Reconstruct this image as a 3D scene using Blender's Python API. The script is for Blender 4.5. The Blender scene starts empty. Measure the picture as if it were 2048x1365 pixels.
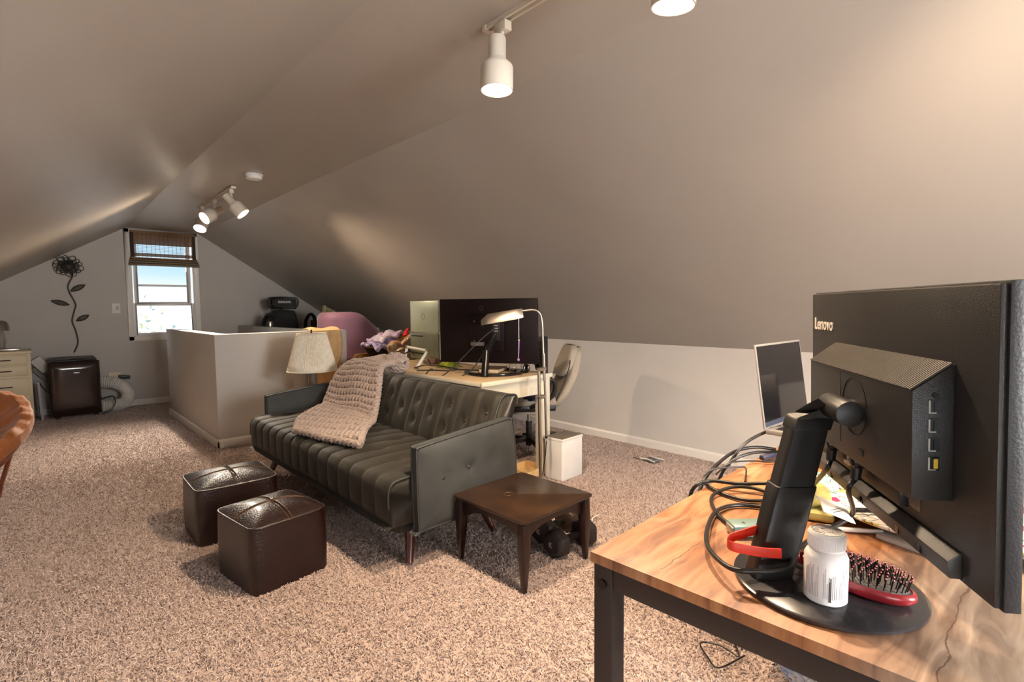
import bpy, bmesh, math, random
from mathutils import Vector, Matrix
random.seed(7)
S = bpy.context.scene
COL = S.collection
PI = math.pi
V = Vector

# ------------------------------------------------------------------ camera, world, lights, exposure
cam = bpy.data.cameras.new('camera'); camo = bpy.data.objects.new('camera', cam); COL.objects.link(camo)
R3 = Matrix([[0.732019, 0.051034, -0.67937], [-0.681224, 0.041615, -0.730891], [-0.009028, 0.997829, 0.065229]])
camo.matrix_world = Matrix.Translation((0, 0, 1.2)) @ R3.to_4x4()
cam.sensor_width = 36; cam.lens = 36 * 1045 / 2048; cam.clip_start = .02; cam.clip_end = 200
S.camera = camo
S.view_settings.view_transform = 'Standard'; S.view_settings.look = 'None'
S.view_settings.gamma = 1; S.view_settings.use_curve_mapping = False
S.view_settings.exposure = 0.7
S.cycles.use_denoising = True; S.cycles.use_light_tree = False; S.cycles.adaptive_threshold = .1; S.cycles.adaptive_min_samples = 16
S.cycles.max_bounces = 6; S.cycles.diffuse_bounces = 3; S.cycles.glossy_bounces = 2; S.cycles.transparent_max_bounces = 8
S.cycles.caustics_reflective = False; S.cycles.caustics_refractive = False
S.cycles.sample_clamp_indirect = 4

wd = bpy.data.worlds.new('world'); S.world = wd; wd.use_nodes = True
nt = wd.node_tree; nt.nodes.clear()
wo = nt.nodes.new('ShaderNodeOutputWorld'); bg = nt.nodes.new('ShaderNodeBackground')
tc = nt.nodes.new('ShaderNodeTexCoord'); sx = nt.nodes.new('ShaderNodeSeparateXYZ'); cr = nt.nodes.new('ShaderNodeValToRGB')
nt.links.new(tc.outputs['Generated'], sx.inputs[0]); nt.links.new(sx.outputs[2], cr.inputs[0])
cr.color_ramp.elements[0].position = 0.0; cr.color_ramp.elements[0].color = (1, 1, 1, 1)
cr.color_ramp.elements[1].position = 1.0; cr.color_ramp.elements[1].color = (.16, .36, .68, 1)
e = cr.color_ramp.elements.new(.025); e.color = (.92, .96, 1, 1)
e = cr.color_ramp.elements.new(.06); e.color = (.50, .72, .88, 1)
nt.links.new(cr.outputs[0], bg.inputs[0]); bg.inputs[1].default_value = .78
nt.links.new(bg.outputs[0], wo.inputs[0])

def area(name, loc, rot, sx_, sy_, power, col):
    l = bpy.data.lights.new(name, 'AREA'); l.shape = 'RECTANGLE'; l.size = sx_; l.size_y = sy_
    l.energy = power; l.color = col
    o = bpy.data.objects.new(name, l); COL.objects.link(o); o.location = loc; o.rotation_euler = rot
    return o
# daylight entering by the far window and by the gable window behind the photographer
area('daylight_far_window', (1.33, 9.3, 3.3), (math.radians(-38), 0, 0), 1.8, 1.4, 800, (.97, .98, 1))
area('daylight_rear_window', (1.35, -2.75, 1.45), (PI/2, 0, 0), 1.5, 1.4, 260, (1, .97, .94))
area('side_fill_lamp', (-1.5, -1.2, .9), (0, -PI/2, 0), .8, 1.4, 45, (.92, .96, 1))  # added fill lamp outside the unseen side window

# ------------------------------------------------------------------ helpers
def lin(c):
    c = c / 255
    return c / 12.92 if c <= .04045 else ((c + .055) / 1.055) ** 2.4
def rgb(r, g, b): return (lin(r), lin(g), lin(b), 1)

MATS = {}
def mat(name, col, rough=.5, metal=0, var=None, bump=None, sheen=0, coat=0, emit=0, trans=0, spec=None, stretch=None, alpha=1):
    """var=(scale, second colour, contrast); bump=(scale, strength)"""
    if name in MATS: return MATS[name]
    m = bpy.data.materials.new(name); m.use_nodes = True
    n = m.node_tree.nodes; L = m.node_tree.links
    b = n['Principled BSDF']
    b.inputs['Base Color'].default_value = col
    b.inputs['Roughness'].default_value = rough; b.inputs['Metallic'].default_value = metal
    if sheen: b.inputs['Sheen Weight'].default_value = sheen; b.inputs['Sheen Roughness'].default_value = .4
    if coat: b.inputs['Coat Weight'].default_value = coat; b.inputs['Coat Roughness'].default_value = .15
    if trans: b.inputs['Transmission Weight'].default_value = trans
    if spec is not None: b.inputs['Specular IOR Level'].default_value = spec
    if alpha < 1: b.inputs['Alpha'].default_value = alpha
    if emit: b.inputs['Emission Color'].default_value = col; b.inputs['Emission Strength'].default_value = emit
    t = n.new('ShaderNodeTexCoord'); mp = n.new('ShaderNodeMapping'); L.new(t.outputs['Object'], mp.inputs[0])
    if stretch: mp.inputs['Scale'].default_value = stretch
    if var:
        nz = n.new('ShaderNodeTexNoise'); nz.inputs['Scale'].default_value = var[0]; nz.inputs['Detail'].default_value = 2
        L.new(mp.outputs[0], nz.inputs[0])
        r = n.new('ShaderNodeValToRGB'); k = var[2] if len(var) > 2 else .25
        r.color_ramp.elements[0].position = .5 - k; r.color_ramp.elements[1].position = .5 + k
        r.color_ramp.elements[0].color = col; r.color_ramp.elements[1].color = var[1]
        L.new(nz.outputs[0], r.inputs[0]); L.new(r.outputs[0], b.inputs['Base Color'])
    if bump:
        nz2 = n.new('ShaderNodeTexNoise'); nz2.inputs['Scale'].default_value = bump[0]; nz2.inputs['Detail'].default_value = 1
        L.new(mp.outputs[0], nz2.inputs[0])
        bp = n.new('ShaderNodeBump'); bp.inputs['Strength'].default_value = bump[1]; bp.inputs['Distance'].default_value = .01
        L.new(nz2.outputs[0], bp.inputs['Height']); L.new(bp.outputs[0], b.inputs['Normal'])
    MATS[name] = m
    return m

def smoothpath(pts, sub=6, closed=False):
    P = [V(p) for p in pts]
    if len(P) < 3 or sub <= 1: return P
    out = []; n = len(P)
    rng = range(n) if closed else range(n - 1)
    for i in rng:
        p1, p2 = P[i], P[(i + 1) % n]
        p0 = P[i - 1] if (closed or i > 0) else p1 * 2 - p2
        p3 = P[(i + 2) % n] if (closed or i + 2 < n) else p2 * 2 - p1
        for k in range(sub):
            t = k / sub
            out.append(.5 * ((2*p1) + (p2-p0)*t + (2*p0-5*p1+4*p2-p3)*t*t + (3*p1-p0-3*p2+p3)*t**3))
    if not closed: out.append(P[-1])
    return out

class B:
    """collects shapes in one bmesh; off is subtracted from every vertex so shapes can be given in room coordinates"""
    def __init__(s, off=(0, 0, 0), M=None):
        s.bm = bmesh.new(); s.off = V(off); s.M = M
    def v(s, p):
        p = V(p)
        if s.M is not None: p = s.M @ p
        return s.bm.verts.new(p - s.off)
    def face(s, vs):
        try: return s.bm.faces.new(vs)
        except ValueError: return None
    def box(s, c, sz, rz=0, rot=None, taper=None):
        c = V(c); m = rot if rot is not None else Matrix.Rotation(rz, 3, 'Z')
        vs = []
        for k in (-1, 1):
            for j in (-1, 1):
                for i in (-1, 1):
                    f = taper if (taper and k == -1) else 1
                    vs.append(s.v(c + m @ V((i*sz[0]/2*f, j*sz[1]/2*f, k*sz[2]/2))))
        for q in ((0,2,3,1), (4,5,7,6), (0,1,5,4), (2,6,7,3), (0,4,6,2), (1,3,7,5)): s.face([vs[i] for i in q])
        return s
    def bb(s, x0, x1, y0, y1, z0, z1): return s.box(((x0+x1)/2, (y0+y1)/2, (z0+z1)/2), (x1-x0, y1-y0, z1-z0))
    def prism(s, pts, d):
        d = V(d); a = [s.v(p) for p in pts]; b = [s.v(V(p) + d) for p in pts]
        n = len(a); s.face(a[::-1]); s.face(b)
        for i in range(n): s.face([a[i], a[(i+1) % n], b[(i+1) % n], b[i]])
        return s
    def rings(s, rings, closed_ring=True, cap0=True, cap1=True, loop=False):
        R = [[s.v(p) for p in r] for r in rings]; n = len(R[0])
        for i in range(len(R) if loop else len(R) - 1):
            a, b = R[i], R[(i+1) % len(R)]
            for j in range(n if closed_ring else n - 1):
                s.face([a[j], a[(j+1) % n], b[(j+1) % n], b[j]])
        if closed_ring and not loop:
            if cap0: s.face(R[0][::-1])
            if cap1: s.face(R[-1])
        return s
    def frame(s, d):
        d = V(d).normalized(); a = V((0, 0, 1)) if abs(d.z) < .95 else V((1, 0, 0))
        x = a.cross(d).normalized(); return x, d.cross(x).normalized()
    def cyl(s, p0, p1, r0, r1=None, n=16, cap=True):
        r1 = r0 if r1 is None else r1; p0, p1 = V(p0), V(p1); x, y = s.frame(p1 - p0)
        ring = lambda p, r: [p + (x*math.cos(2*PI*i/n) + y*math.sin(2*PI*i/n))*r for i in range(n)]
        return s.rings([ring(p0, r0), ring(p1, r1)], cap0=cap, cap1=cap)
    def lathe(s, prof, c=(0, 0, 0), d=(0, 0, 1), n=24, cap0=True, cap1=True):
        c = V(c); dd = V(d).normalized(); x, y = s.frame(dd)
        return s.rings([[c + dd*h + (x*math.cos(2*PI*i/n) + y*math.sin(2*PI*i/n))*max(r, 1e-4) for i in range(n)] for r, h in prof], cap0=cap0, cap1=cap1)
    def tube(s, pts, r, n=8, sub=6, closed=False, flat=None):
        P = smoothpath(pts, sub, closed); rs = []; px = None
        for i, p in enumerate(P):
            a = P[i-1] if (i > 0 or closed) else p; b = P[(i+1) % len(P)] if (i + 1 < len(P) or closed) else p
            d = (b - a)
            if d.length < 1e-9: d = V((0, 0, 1))
            d.normalize()
            if px is None: px, py = s.frame(d)
            else:
                px = (px - d*px.dot(d))
                if px.length < 1e-6: px, _ = s.frame(d)
                px.normalize(); py = d.cross(px)
            rr = r(i/(len(P)-1)) if callable(r) else r
            f = flat or 1
            rs.append([p + px*math.cos(2*PI*k/n)*rr + py*math.sin(2*PI*k/n)*rr*f for k in range(n)])
        return s.rings(rs, loop=closed)
    def grid(s, fn, nu, nv, cu=False, cv=False):
        G = [[s.v(fn(i/(nu if cu else nu-1), j/(nv if cv else nv-1))) for j in range(nv)] for i in range(nu)]
        for i in range(nu if cu else nu-1):
            for j in range(nv if cv else nv-1):
                s.face([G[i][j], G[(i+1) % nu][j], G[(i+1) % nu][(j+1) % nv], G[i][(j+1) % nv]])
        return s
    def ball(s, c, r, n=14, m=9, rot=None):
        c = V(c); r = V(r) if hasattr(r, '__len__') else V((r, r, r)); rot = rot or Matrix.Identity(3)
        rs = []
        for i in range(m + 1):
            t = PI*(i + .02)/(m + .04); rs.append([c + rot @ V((r.x*math.sin(t)*math.cos(2*PI*k/n), r.y*math.sin(t)*math.sin(2*PI*k/n), -r.z*math.cos(t))) for k in range(n)])
        return s.rings(rs)
    def out(s, name, m, parent=None, smooth=True, bevel=0, seg=2, sharp=38, kind=None, solid=0, noweld=False):
        bm = s.bm
        if not noweld: bmesh.ops.remove_doubles(bm, verts=bm.verts, dist=1e-6)
        bmesh.ops.recalc_face_normals(bm, faces=bm.faces)
        if bevel:
            ed = [e for e in bm.edges if len(e.link_faces) == 2 and e.calc_face_angle(0) > math.radians(sharp)]
            bmesh.ops.bevel(bm, geom=ed, offset=bevel, segments=seg, affect='EDGES', profile=.5, clamp_overlap=True)
        for f in bm.faces: f.smooth = smooth
        for e in bm.edges: e.smooth = not (len(e.link_faces) == 2 and e.calc_face_angle(0) > math.radians(sharp))
        me = bpy.data.meshes.new(name); bm.to_mesh(me); bm.free()
        o = bpy.data.objects.new(name, me); COL.objects.link(o)
        for q in (m if isinstance(m, (list, tuple)) else [m]): me.materials.append(q)
        if solid:
            md = o.modifiers.new('solid', 'SOLIDIFY'); md.thickness = solid; md.offset = 0
        if parent: o.parent = parent
        if kind: o['kind'] = kind
        return o

def tag(o, label, cat, group=None):
    o['label'] = label; o['category'] = cat
    if group: o['group'] = group
    return o
def thing(name, label, cat, loc=(0, 0, 0), rz=0, group=None):
    o = bpy.data.objects.new(name, None); COL.objects.link(o); o.empty_display_size = .05
    o.location = loc; o.rotation_euler = (0, 0, rz)
    return tag(o, label, cat, group)
def struct(o): o['kind'] = 'structure'; return o
def text(name, body, size, M, m, parent=None, depth=.0006, align='CENTER', off=(0, 0, 0), bold=0):
    c = bpy.data.curves.new(name, 'FONT'); c.body = body; c.size = size; c.extrude = depth; c.align_x = align; c.align_y = 'CENTER'; c.offset = bold
    c.resolution_u = 3
    o = bpy.data.objects.new(name, c); COL.objects.link(o)
    bpy.context.view_layer.update()
    me = bpy.data.meshes.new_from_object(o.evaluated_get(bpy.context.evaluated_depsgraph_get()))
    bpy.data.objects.remove(o); bpy.data.curves.remove(c)
    me.transform(Matrix.Translation(-V(off)) @ M); me.name = name
    o = bpy.data.objects.new(name, me); COL.objects.link(o); me.materials.clear(); me.materials.append(m)
    if parent: o.parent = parent
    return o
def basis(o, x, y, z):
    m = Matrix((V(x).normalized(), V(y).normalized(), V(z).normalized())).transposed().to_4x4(); m.translation = V(o); return m

# ------------------------------------------------------------------ materials
m_wall = mat('wall_paint', rgb(186, 181, 175), .55, var=(3, rgb(181, 176, 170)))
m_farwall = mat('far_wall_paint', rgb(186, 180, 173), .6, var=(3, rgb(181, 175, 168)))
m_knee = mat('knee_wall_paint', rgb(205, 200, 194), .55, var=(3, rgb(200, 195, 189)))
m_ceil = mat('ceiling_paint', rgb(172, 166, 158), .42, var=(2, rgb(167, 161, 153)))
m_trim = mat('white_trim', rgb(226, 222, 216), .4, var=(8, rgb(220, 215, 208)))
m_white = mat('white_enamel', rgb(226, 224, 220), .35, var=(10, rgb(220, 218, 214)))
m_lampwhite = mat('cream_enamel', rgb(214, 206, 192), .4, var=(10, rgb(206, 198, 184)))
m_black = mat('black_plastic', rgb(24, 22, 21), .42, var=(12, rgb(30, 28, 26)), bump=(600, .05))
m_blackgloss = mat('black_gloss_plastic', rgb(16, 13, 12), .16, var=(6, rgb(20, 16, 15)))
m_cable = mat('cable_rubber', rgb(26, 25, 25), .38, var=(30, rgb(32, 30, 30)))
m_chrome = mat('brushed_nickel', rgb(172, 164, 150), .3, metal=1, var=(20, rgb(180, 172, 160)))
m_darkmetal = mat('dark_metal', rgb(46, 42, 40), .4, metal=.8, var=(20, rgb(54, 48, 44)))
m_powder = mat('black_powder_coat', rgb(44, 30, 24), .5, var=(18, rgb(38, 26, 22)), bump=(500, .05))
m_velvet = mat('olive_grey_velvet', rgb(38, 34, 24), .66, var=(5, rgb(31, 29, 22)), bump=(500, .08), sheen=.12)
m_velvet2 = mat('arm_velvet', rgb(66, 68, 66), .65, var=(5, rgb(44, 47, 47)), bump=(500, .08), sheen=.15)
m_piping = mat('dark_piping', rgb(44, 48, 48), .5, var=(30, rgb(52, 56, 56)))
m_mahog = mat('mahogany_leg', rgb(74, 26, 16), .25, var=(12, rgb(50, 18, 12)), stretch=(1, 1, .1), coat=.4)
m_leather = mat('brown_leather', rgb(36, 15, 12), .36, var=(9, rgb(26, 10, 9)), bump=(140, .25), coat=.15)
m_stitch = mat('tan_thread', rgb(120, 92, 68), .7, var=(60, rgb(100, 76, 56)))
m_tabletop = mat('walnut_table', rgb(32, 18, 11), .3, var=(6, rgb(60, 40, 23), .22), bump=(60, .08), coat=.25)
m_tableleg = mat('walnut_table_leg', rgb(36, 14, 10), .35, var=(10, rgb(28, 11, 8)), stretch=(1, 1, .1))
m_knit = mat('chenille_yarn', rgb(188, 170, 160), .85, var=(40, rgb(172, 154, 144)), bump=(320, .5), sheen=.4)
m_shade = mat('pleated_linen', rgb(246, 238, 222), .8, var=(40, rgb(228, 216, 194)))
m_stone = mat('grey_turned_wood', rgb(112, 102, 92), .6, var=(14, rgb(92, 84, 76)), bump=(60, .2))
m_orange = mat('rust_velvet', rgb(172, 104, 52), .6, var=(6, rgb(146, 82, 38)), bump=(60, .25), sheen=.3)
m_bentwood = mat('bentwood_rim', rgb(122, 62, 34), .35, var=(10, rgb(100, 48, 26)), coat=.3)
m_dresser = mat('cream_lacquer', rgb(222, 206, 172), .45, var=(6, rgb(216, 200, 166)))
m_bronze = mat('bronze_pull', rgb(78, 54, 38), .4, metal=.7, var=(20, rgb(66, 44, 30)))
m_acbody = mat('ac_brown_gloss', rgb(40, 26, 22), .14, var=(5, rgb(46, 30, 26)), coat=.5)
m_hose = mat('white_hose', rgb(216, 212, 204), .5, var=(20, rgb(206, 202, 194)))
m_bamboo = mat('bamboo_reed', rgb(146, 108, 70), .7, var=(14, rgb(78, 57, 40), .3), stretch=(.12, 1, 9))
m_bamboo2 = mat('pale_bamboo_reed', rgb(140, 124, 100), .7, var=(14, rgb(110, 96, 78), .3), stretch=(.12, 1, 9))
m_tape = mat('dark_edge_tape', rgb(48, 36, 28), .8, var=(40, rgb(40, 30, 24)))
m_iron = mat('wrought_iron', rgb(44, 40, 36), .5, metal=.5, var=(30, rgb(58, 52, 44)))
m_leaf = mat('iron_leaf', rgb(66, 60, 46), .5, metal=.4, var=(30, rgb(52, 46, 36)))
m_purple = mat('mauve_velvet', rgb(134, 96, 118), .6, var=(5, rgb(120, 82, 104)), sheen=1.0, bump=(400, .06))
m_mesh = mat('black_mesh_fabric', rgb(50, 48, 46), .7, var=(60, rgb(40, 38, 37)), bump=(300, .2))
m_suede = mat('beige_suede', rgb(176, 164, 148), .75, var=(9, rgb(160, 148, 132)), bump=(300, .12), sheen=.3)
m_tan = mat('tan_blanket', rgb(206, 172, 126), .9, var=(20, rgb(190, 156, 110)), bump=(120, .3))
m_card = mat('cardboard', rgb(188, 134, 74), .8, var=(12, rgb(174, 122, 66)))
m_glass = mat('clear_glass', (1, 1, 1, 1), .02, trans=1)
def pane_glass():
    m = bpy.data.materials.new('window_pane'); m.use_nodes = True; n = m.node_tree.nodes; L = m.node_tree.links; n.remove(n['Principled BSDF'])
    tr_ = n.new('ShaderNodeBsdfTransparent'); gl = n.new('ShaderNodeBsdfGlossy'); gl.inputs['Roughness'].default_value = .03; fr = n.new('ShaderNodeFresnel'); fr.inputs[0].default_value = 1.45; mx = n.new('ShaderNodeMixShader')
    L.new(fr.outputs[0], mx.inputs[0]); L.new(tr_.outputs[0], mx.inputs[1]); L.new(gl.outputs[0], mx.inputs[2]); L.new(mx.outputs[0], n['Material Output'].inputs[0]); return m
m_pane = pane_glass()
m_deskwhite = mat('cream_white_desk', rgb(222, 216, 196), .4, var=(6, rgb(216, 208, 188)))
m_desktan = mat('worn_birch_top', rgb(206, 180, 144), .5, var=(9, rgb(194, 166, 128)), stretch=(.2, 1, 1))
m_redband = mat('red_silicone', rgb(226, 60, 38), .45, var=(30, rgb(216, 52, 32)))
m_bottle = mat('white_bottle', rgb(232, 228, 226), .4, var=(10, rgb(226, 222, 220)))
m_print = mat('grey_print', rgb(176, 170, 174), .7, var=(80, rgb(150, 140, 142)))
m_blackprint = mat('black_print', rgb(40, 36, 36), .7, var=(80, rgb(56, 50, 48)))
m_silver = mat('silver_aluminium', rgb(190, 186, 180), .35, metal=.7, var=(15, rgb(180, 176, 170)))
m_mint = mat('pale_mint_lid', rgb(178, 190, 172), .35, metal=.35, var=(4, rgb(170, 182, 166)))
m_teal = mat('teal_adapter', rgb(142, 166, 158), .3, metal=.3, var=(15, rgb(130, 156, 150)))
m_screen = mat('dark_screen', rgb(16, 16, 18), .08, var=(4, rgb(20, 20, 24)), spec=.9)
m_maroonblk = mat('monitor_back_black', rgb(18, 6, 8), .42, var=(5, rgb(14, 4, 6)), spec=.25)
m_bulb = mat('lit_bulb', (1, .86, .66, 1), .5, emit=14)
m_bulbcool = mat('lit_bulb_white', (.72, .86, 1, 1), .5, emit=4)
m_lime = mat('lime_cloth', rgb(196, 206, 64), .85, var=(20, rgb(170, 182, 44)), bump=(80, .3))

def wood_desk():
    m = bpy.data.materials.new('rustic_oak_top'); m.use_nodes = True; n = m.node_tree.nodes; L = m.node_tree.links; b = n['Principled BSDF']
    t = n.new('ShaderNodeTexCoord')
    mp = n.new('ShaderNodeMapping'); mp.inputs['Scale'].default_value = (1.5, 8, 1); L.new(t.outputs['Object'], mp.inputs[0])
    wv = n.new('ShaderNodeTexNoise'); wv.inputs['Scale'].default_value = 4; wv.inputs['Detail'].default_value = 9; wv.inputs['Distortion'].default_value = 1.2; L.new(mp.outputs[0], wv.inputs[0])
    big = n.new('ShaderNodeTexNoise'); big.inputs['Scale'].default_value = 3.2; big.inputs['Detail'].default_value = 3; L.new(t.outputs['Object'], big.inputs[0])
    c1 = n.new('ShaderNodeValToRGB'); E = c1.color_ramp.elements
    E[0].position = .3; E[0].color = rgb(112, 64, 34); E[1].position = .72; E[1].color = rgb(186, 132, 90); x = E.new(.5); x.color = rgb(162, 106, 64)
    c2 = n.new('ShaderNodeValToRGB'); E = c2.color_ramp.elements
    E[0].position = .3; E[0].color = rgb(128, 108, 92); E[1].position = .7; E[1].color = rgb(200, 180, 160)
    L.new(wv.outputs[0], c1.inputs[0]); L.new(wv.outputs[0], c2.inputs[0])
    # weathered grey boards towards the far end of the top (local -Y)
    sp = n.new('ShaderNodeSeparateXYZ'); L.new(t.outputs['Object'], sp.inputs[0])
    mr = n.new('ShaderNodeMapRange'); mr.inputs[1].default_value = -.36; mr.inputs[2].default_value = -.52; L.new(sp.outputs[1], mr.inputs[0])
    ad = n.new('ShaderNodeMath'); ad.operation = 'ADD'; L.new(mr.outputs[0], ad.inputs[0])
    sb = n.new('ShaderNodeMath'); sb.operation = 'MULTIPLY_ADD'; sb.inputs[1].default_value = 1.6; sb.inputs[2].default_value = -.8; L.new(big.outputs[0], sb.inputs[0]); L.new(sb.outputs[0], ad.inputs[1]); ad.use_clamp = True
    mx = n.new('ShaderNodeMix'); mx.data_type = 'RGBA'; L.new(ad.outputs[0], mx.inputs[0]); L.new(c1.outputs[0], mx.inputs[6]); L.new(c2.outputs[0], mx.inputs[7])
    # long dark cracks along the boards
    cn = n.new('ShaderNodeTexNoise'); cn.inputs['Scale'].default_value = 9; cn.inputs['Detail'].default_value = 4; L.new(t.outputs['Object'], cn.inputs[0])
    def math_(op, a, b_):
        q = n.new('ShaderNodeMath'); q.operation = op
        for k_, v_ in ((0, a), (1, b_)):
            if isinstance(v_, (int, float)): q.inputs[k_].default_value = v_
            else: L.new(v_, q.inputs[k_])
        return q.outputs[0]
    wob = math_('MULTIPLY', math_('SUBTRACT', cn.outputs[0], .5), .06); yy_ = math_('ADD', sp.outputs[1], wob); tot = None
    for y0, x0, x1, w_ in ((-.50, -1, 2, .0011), (-.125, .03, .24, .0011), (-.27, .55, 1.0, .0012)):
        k_ = math_('LESS_THAN', math_('ABSOLUTE', math_('SUBTRACT', yy_, y0), 0), w_)
        k_ = math_('MULTIPLY', math_('MULTIPLY', k_, math_('GREATER_THAN', sp.outputs[0], x0)), math_('LESS_THAN', sp.outputs[0], x1))
        tot = k_ if tot is None else math_('MAXIMUM', tot, k_)
    class _o: pass
    m2 = _o(); m2.outputs = [math_('MULTIPLY', tot, .7)]
    mx2 = n.new('ShaderNodeMix'); mx2.data_type = 'RGBA'; L.new(m2.outputs[0], mx2.inputs[0]); L.new(mx.outputs[2], mx2.inputs[6]); mx2.inputs[7].default_value = rgb(84, 52, 34)
    L.new(mx2.outputs[2], b.inputs['Base Color']); b.inputs['Roughness'].default_value = .42
    bp = n.new('ShaderNodeBump'); bp.inputs['Strength'].default_value = .15; bp.inputs['Distance'].default_value = .004; L.new(wv.outputs[0], bp.inputs['Height']); L.new(bp.outputs[0], b.inputs['Normal'])
    return m
m_oak = wood_desk()

def carpet_mat(name, inst):
    m = bpy.data.materials.new(name); m.use_nodes = True; n = m.node_tree.nodes; L = m.node_tree.links; b = n['Principled BSDF']
    r = n.new('ShaderNodeValToRGB'); E = r.color_ramp.elements
    E[0].position = 0; E[0].color = rgb(114, 100, 94); E[1].position = 1; E[1].color = rgb(222, 204, 196)
    x = E.new(.2); x.color = rgb(168, 150, 143); x = E.new(.6); x.color = rgb(194, 176, 168)
    if inst:
        oi = n.new('ShaderNodeObjectInfo'); L.new(oi.outputs['Random'], r.inputs[0])
    else:
        t = n.new('ShaderNodeTexCoord'); nz = n.new('ShaderNodeTexNoise'); nz.inputs['Scale'].default_value = 150; nz.inputs['Detail'].default_value = 3
        L.new(t.outputs['Object'], nz.inputs[0]); L.new(nz.outputs[0], r.inputs[0])
        bp = n.new('ShaderNodeBump'); bp.inputs['Strength'].default_value = .8; bp.inputs['Distance'].default_value = .01
        L.new(nz.outputs[0], bp.inputs['Height']); L.new(bp.outputs[0], b.inputs['Normal'])
        E[0].color = rgb(120, 106, 96); E[1].color = rgb(200, 184, 172)
    L.new(r.outputs[0], b.inputs['Base Color']); b.inputs['Roughness'].default_value = .95; b.inputs['Specular IOR Level'].default_value = .1
    return m
m_carpet = carpet_mat('carpet_backing', False); m_yarn = carpet_mat('carpet_yarn', True)

# ------------------------------------------------------------------ the room
XL, XR, YF, YB = -1.1, 3.8, 8.03, -2.6
KL, KR = .97, .88
# creases of the sagging old ceiling: (Y, X left, X right, Z left, Z right)
CRE = [(-2.6, .95, 1.80, 2.31, 2.31), (0, .95, 1.80, 2.31, 2.31), (1.65, .95, 1.83, 2.30, 2.30), (2.5, .958, 1.89, 2.30, 2.30),
       (3.8, .97, 1.875, 2.30, 2.30), (5, .972, 1.865, 2.295, 2.295), (6.3, .975, 1.85, 2.275, 2.275), (7.2, .972, 1.80, 2.25, 2.25), (8.15, .96, 1.735, 2.22, 2.213)]
def crease(y):
    for a, b in zip(CRE, CRE[1:]):
        if a[0] <= y <= b[0]:
            t = (y - a[0])/(b[0]-a[0]); return [a[i] + (b[i]-a[i])*t for i in range(1, 5)]
    return list(CRE[-1][1:])
fl = B(); fl.bb(XL-.1, XR+.1, YB-.1, YF+.12, -.1, 0); fl = struct(fl.out('floor', m_carpet, smooth=False))

ce = B(); ys = [YB-.1] + [YB + i*(YF+.12-YB)/60 for i in range(61)]
def cegrid(lo, hi, n, up):
    def f(u, v):
        y = ys[round(u*(len(ys)-1))]; xl, xr, zl, zr = crease(max(YB, min(8.15, y)))
        pts = {'l': (XL, KL), 'cl': (xl, zl), 'cr': (xr, zr), 'r': (XR, KR)}
        a, b = pts[lo], pts[hi]
        sag = 0
        return (a[0] + (b[0]-a[0])*v, y, a[1] + (b[1]-a[1])*v + up - sag)
    return f
for up in (0, .1):
    for lo, hi in (('l', 'cl'), ('cl', 'cr'), ('cr', 'r')): ce.grid(cegrid(lo, hi, 6, up), len(ys), 6)
ce = struct(ce.out('ceiling', m_ceil, sharp=15))

def gable(name, y0, th, op, m):
    xl, xr, zl, zr = crease(min(y0, 8.15) if y0 > 0 else y0)
    zl += .03; zr += .03
    x0, x1, z0, z1 = op; b = B(); d = (0, th, 0)
    zc = lambda x: (KL + (zl-KL)*(x-XL)/(xl-XL)) if x < xl else (zl + (zr-zl)*(x-xl)/(xr-xl) if x < xr else zr + (KR-zr)*(x-xr)/(XR-xr))
    left = [(XL, y0, 0), (x0, y0, 0)] + ([(x0, y0, zc(x0)), (xl, y0, zl)] if x0 > xl else [(x0, y0, zc(x0))]) + [(XL, y0, KL+.03)]
    right = [(x1, y0, 0), (XR, y0, 0), (XR, y0, KR+.03), (xr, y0, zr)] + ([(x1, y0, zc(x1))] if x1 < xr else [])
    b.prism(left, d); b.prism(right, d)
    b.prism([(x0, y0, 0), (x1, y0, 0), (x1, y0, z0), (x0, y0, z0)], d)
    top = [(x0, y0, z1), (x1, y0, z1), (x1, y0, zc(x1))] + ([(xl, y0, zl)] if x0 < xl < x1 else []) + [(x0, y0, zc(x0))]
    b.prism(top, d)
    return struct(b.out(name, m, smooth=False))
OP = (.99, 1.675, .87, 2.165)
gable('wall_far', YF, .12, OP, m_farwall)
gable('wall_back', YB, -.12, (.6, 2.1, .8, 2.1), m_wall)
struct(B().bb(XR, XR+.1, YB-.1, YF+.12, 0, KR+.02).out('wall_right', m_knee, smooth=False))
wl = B(); wl.bb(XL-.1, XL, YB-.1, -1.9, 0, KL+.02); wl.bb(XL-.1, XL, -.5, YF+.12, 0, KL+.02); wl.bb(XL-.1, XL, -1.9, -.5, 0, .5); wl.bb(XL-.1, XL, -1.9, -.5, .92, KL+.02)
struct(wl.out('wall_left', m_knee, smooth=False))

# stair half walls
hz = .985
b = B(); b.prism([(1.17, 7.06, 0), (1.17, 4.99, 0), (2.36, 4.99, 0), (2.36, 5.11, 0), (1.29, 5.11, 0), (1.29, 7.06, 0)], (0, 0, hz))
struct(b.out('wall_stair', m_wall, bevel=.004))
struct(B().bb(2.19, 2.30, 5.11, YF, 0, .975).out('wall_stair_right', m_knee, bevel=.004))
def base(name, pts, n, h=.075, t=.014):
    """baseboard along a polyline, n = outward side sign"""
    b = B()
    for a, c in zip(pts, pts[1:]):
        a, c = V((*a, 0)), V((*c, 0)); d = (c-a).normalized(); s = V((d.y, -d.x, 0))*n
        pr = [(0, 0), (t, 0), (t, h*.8), (t*.4, h), (0, h)]
        b.rings([[p + s*q[0] + V((0, 0, q[1])) for q in pr] for p in (a - d*0, c + d*0)])
    return struct(b.out(name, m_trim, smooth=False))
base('baseboard_far', [(XL, YF), (2.19, YF)], 1)
base('baseboard_right', [(XR, YF), (XR, YB)], 1)
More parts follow.
